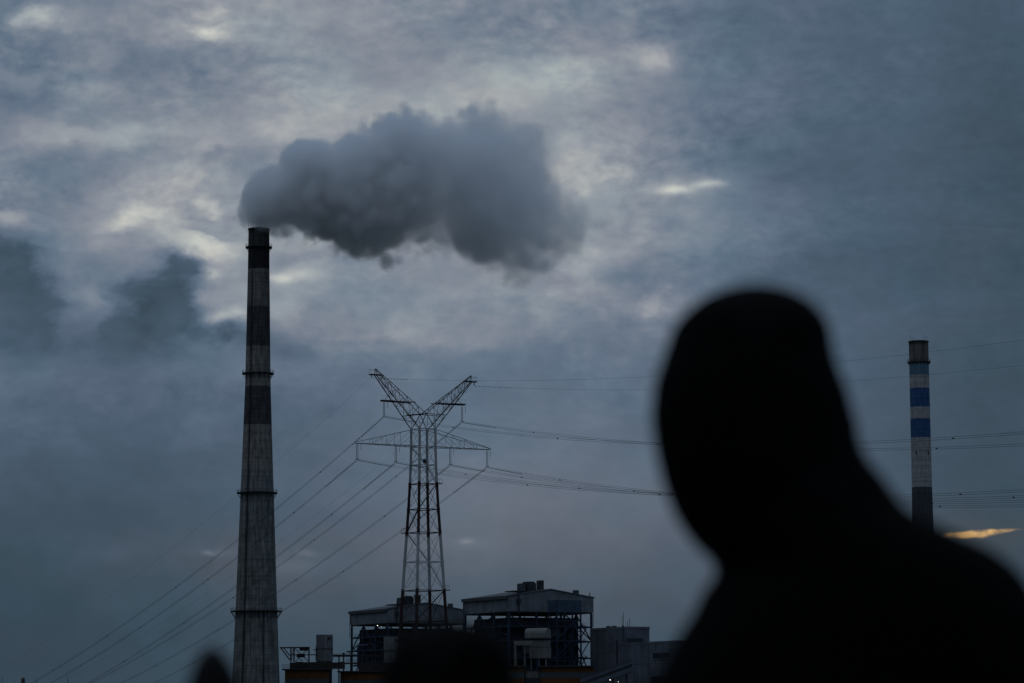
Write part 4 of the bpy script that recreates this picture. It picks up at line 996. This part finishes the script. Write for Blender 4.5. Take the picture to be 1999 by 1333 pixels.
# ---------------------------------------------------------------- parked scooter, one mirror reaching into the frame
YS = 2.6; mt_ = at(411, 1263, YS)
sx = mt_.x-.36
sc_ = empty('scooter', (sx, YS, 0), 0, 'parked scooter whose mirror reaches into the frame left of the tall chimney foot', 'scooter')
def torus(name, c, R_, r_, mat, parent):
    vs, fs = [], []; A, B = 32, 10
    for i in range(A):
        for j in range(B):
            u, v = 2*math.pi*i/A, 2*math.pi*j/B; q = R_+r_*math.cos(v); vs.append((c[0]+r_*math.sin(v), c[1]+q*math.cos(u), c[2]+q*math.sin(u)))
    for i in range(A):
        for j in range(B): fs.append((i*B+j, ((i+1) % A)*B+j, ((i+1) % A)*B+(j+1) % B, i*B+(j+1) % B))
    return pyd(name, vs, fs, mat, parent, True)
for y in (.28, -.95):
    tw = torus('tyre', (0, y, .24), .19, .05, 'rubber', sc_); sub(rod('rim', (-.03, y, .24), (.03, y, .24), .15, 'chrome', sc_), tw)
def loft(name, secs, mat, parent):
    vs, fs = [], []; S_ = 16
    for (c, a, b_) in secs:
        for k in range(S_):
            an = 2*math.pi*k/S_; ca, sa = math.cos(an), math.sin(an)
            vs.append((c[0]+math.copysign(abs(ca)**.7, ca)*a, c[1]+math.copysign(abs(sa)**.7, sa)*b_, c[2]))
    for i in range(len(secs)-1):
        for k in range(S_): fs.append((i*S_+k, i*S_+(k+1) % S_, (i+1)*S_+(k+1) % S_, (i+1)*S_+k))
    fs.append(tuple(range(S_))); fs.append(tuple((len(secs)-1)*S_+k for k in reversed(range(S_))))
    return pyd(name, vs, fs, mat, parent, True)
mz = mt_.z-.2
loft('front_fairing', [((0, .05, .3), .16, .06), ((0, .08, .55), .2, .07), ((0, .04, .8), .17, .06), ((0, -.02, mz-.12), .12, .06)], 'scooter_paint', sc_)
loft('front_mudguard', [((0, .28, .43), .06, .17), ((0, .28, .48), .05, .14), ((0, .28, .51), .02, .06)], 'scooter_paint', sc_)
loft('floorboard', [((0, -.28, .26), .15, .32), ((0, -.28, .33), .16, .33)], 'rubber', sc_)
loft('rear_body', [((0, -.85, .34), .1, .3), ((0, -.85, .55), .15, .36), ((0, -.88, .7), .14, .36)], 'scooter_paint', sc_)
loft('seat', [((0, -.8, .705), .14, .34), ((0, -.8, .76), .15, .35), ((0, -.8, .79), .1, .28)], 'rubber', sc_)
tubes('handlebar', [[(-.33, -.1, mz), (-.2, -.03, mz-.02), (0, 0, mz-.04), (.2, -.03, mz-.02), (.33, -.1, mz)]], .014, 'chrome', sc_, 8)
for s in (-1, 1):
    rod('grip', (s*.22, -.04, mz-.018), (s*.35, -.11, mz+.002), .019, 'rubber', sc_); rod('lever', (s*.2, .02, mz-.02), (s*.33, -.04, mz-.01), .008, 'chrome', sc_)
    ms_ = tubes('mirror_stalk', [[(s*.19, -.03, mz), (s*.26, 0, mz+.04), (s*.335, 0, mz+.09)]], .007, 'chrome', sc_, 8)
    vs, fs = [], []; S_ = 28
    for th, sc2 in ((-.016, .4), (-.013, .8), (-.004, 1), (.004, 1), (.008, .92)):
        for k in range(S_):
            an = 2*math.pi*k/S_; x, z = math.cos(an), math.sin(an)
            vs.append(((x*.046*(1-.28*z))*sc2, th, (z*.07)*sc2))
    for i in range(4):
        for k in range(S_): fs.append((i*S_+k, i*S_+(k+1) % S_, (i+1)*S_+(k+1) % S_, (i+1)*S_+k))
    fs.append(tuple(range(S_))); fs.append(tuple(4*S_+k for k in reversed(range(S_))))
    m_ = pyd('mirror', vs, fs, 'mirror_shell', sc_, True); m_.location = (s*.365, 0, mt_.z-.07); m_.rotation_euler = (0, s*R(-6), s*R(58)); sub(ms_, m_)
rod('headlight', (0, .06, mz-.16), (0, .1, mz-.17), .06, 'chrome', sc_)
rod('fork', (-.05, .12, .5), (-.05, .28, .24), .02, 'chrome', sc_); rod('fork', (.05, .12, .5), (.05, .28, .24), .02, 'chrome', sc_)
rod('kickstand', (-.08, -.5, .3), (-.2, -.55, .0), .014, 'dark_steel', sc_)

# ---------------------------------------------------------------- reeds at the lower left
YQ = 40
def reed(label, tips, px):
    c = at(px, 1380, YQ); e = empty('reed_plant', (c.x, YQ, 0), 0, label, 'plant', 'reeds at the lower left')
    for (tx, ty, wpx, lean, nm) in tips:
        tp = at(tx, ty, YQ)-Vector((c.x, YQ, 0)); bs = Vector(((tx-px)*.0035+random.uniform(-.03, .03), random.uniform(-.1, .1), 0)); w = wpx*YQ/F/2
        vs, fs = [], []; S_ = 10
        for i in range(S_+1):
            f_ = i/S_; p = bs.lerp(tp, f_); p.x -= lean*math.sin(f_*math.pi)*.12*1.0
            ww = (w*(1-((f_-.9)/.12)**2*.6) if f_ > .85 else w*.45) if nm == 'seed_head' else w*(1-f_**2.2)+.0015
            ww = max(ww, .002)
            for (a, b_) in ((-1, 0), (0, -.35), (1, 0), (0, .35)): vs.append((p.x+a*ww, p.y+b_*ww, p.z))
        for i in range(S_):
            for k in range(4): fs.append((i*4+k, i*4+(k+1) % 4, (i+1)*4+(k+1) % 4, (i+1)*4+k))
        fs.append((0, 1, 2, 3)); fs.append((S_*4+3, S_*4+2, S_*4+1, S_*4))
        pyd(nm, vs, fs, 'reed_head' if nm == 'seed_head' else 'reed_leaf', e, True)
reed('reed with a blunt brown head among thin blades, near the lower left corner', [(45, 1323, 11, 0, 'seed_head'), (27, 1326, 7, -.3, 'blade'), (73, 1323, 9, .6, 'blade'), (36, 1338, 9, .2, 'blade'), (60, 1340, 10, -.2, 'blade'), (50, 1345, 9, .3, 'blade')], 50)
reed('single thin reed blade leaning left, just right of the brown reed head', [(131, 1317, 9, -.7, 'blade'), (150, 1338, 8, -.5, 'blade'), (142, 1342, 8, .3, 'blade')], 145)
reed('thin upright reed blade at the very left edge', [(4, 1319, 5, 0, 'blade'), (-8, 1336, 8, .2, 'blade'), (10, 1340, 8, -.2, 'blade')], 2)
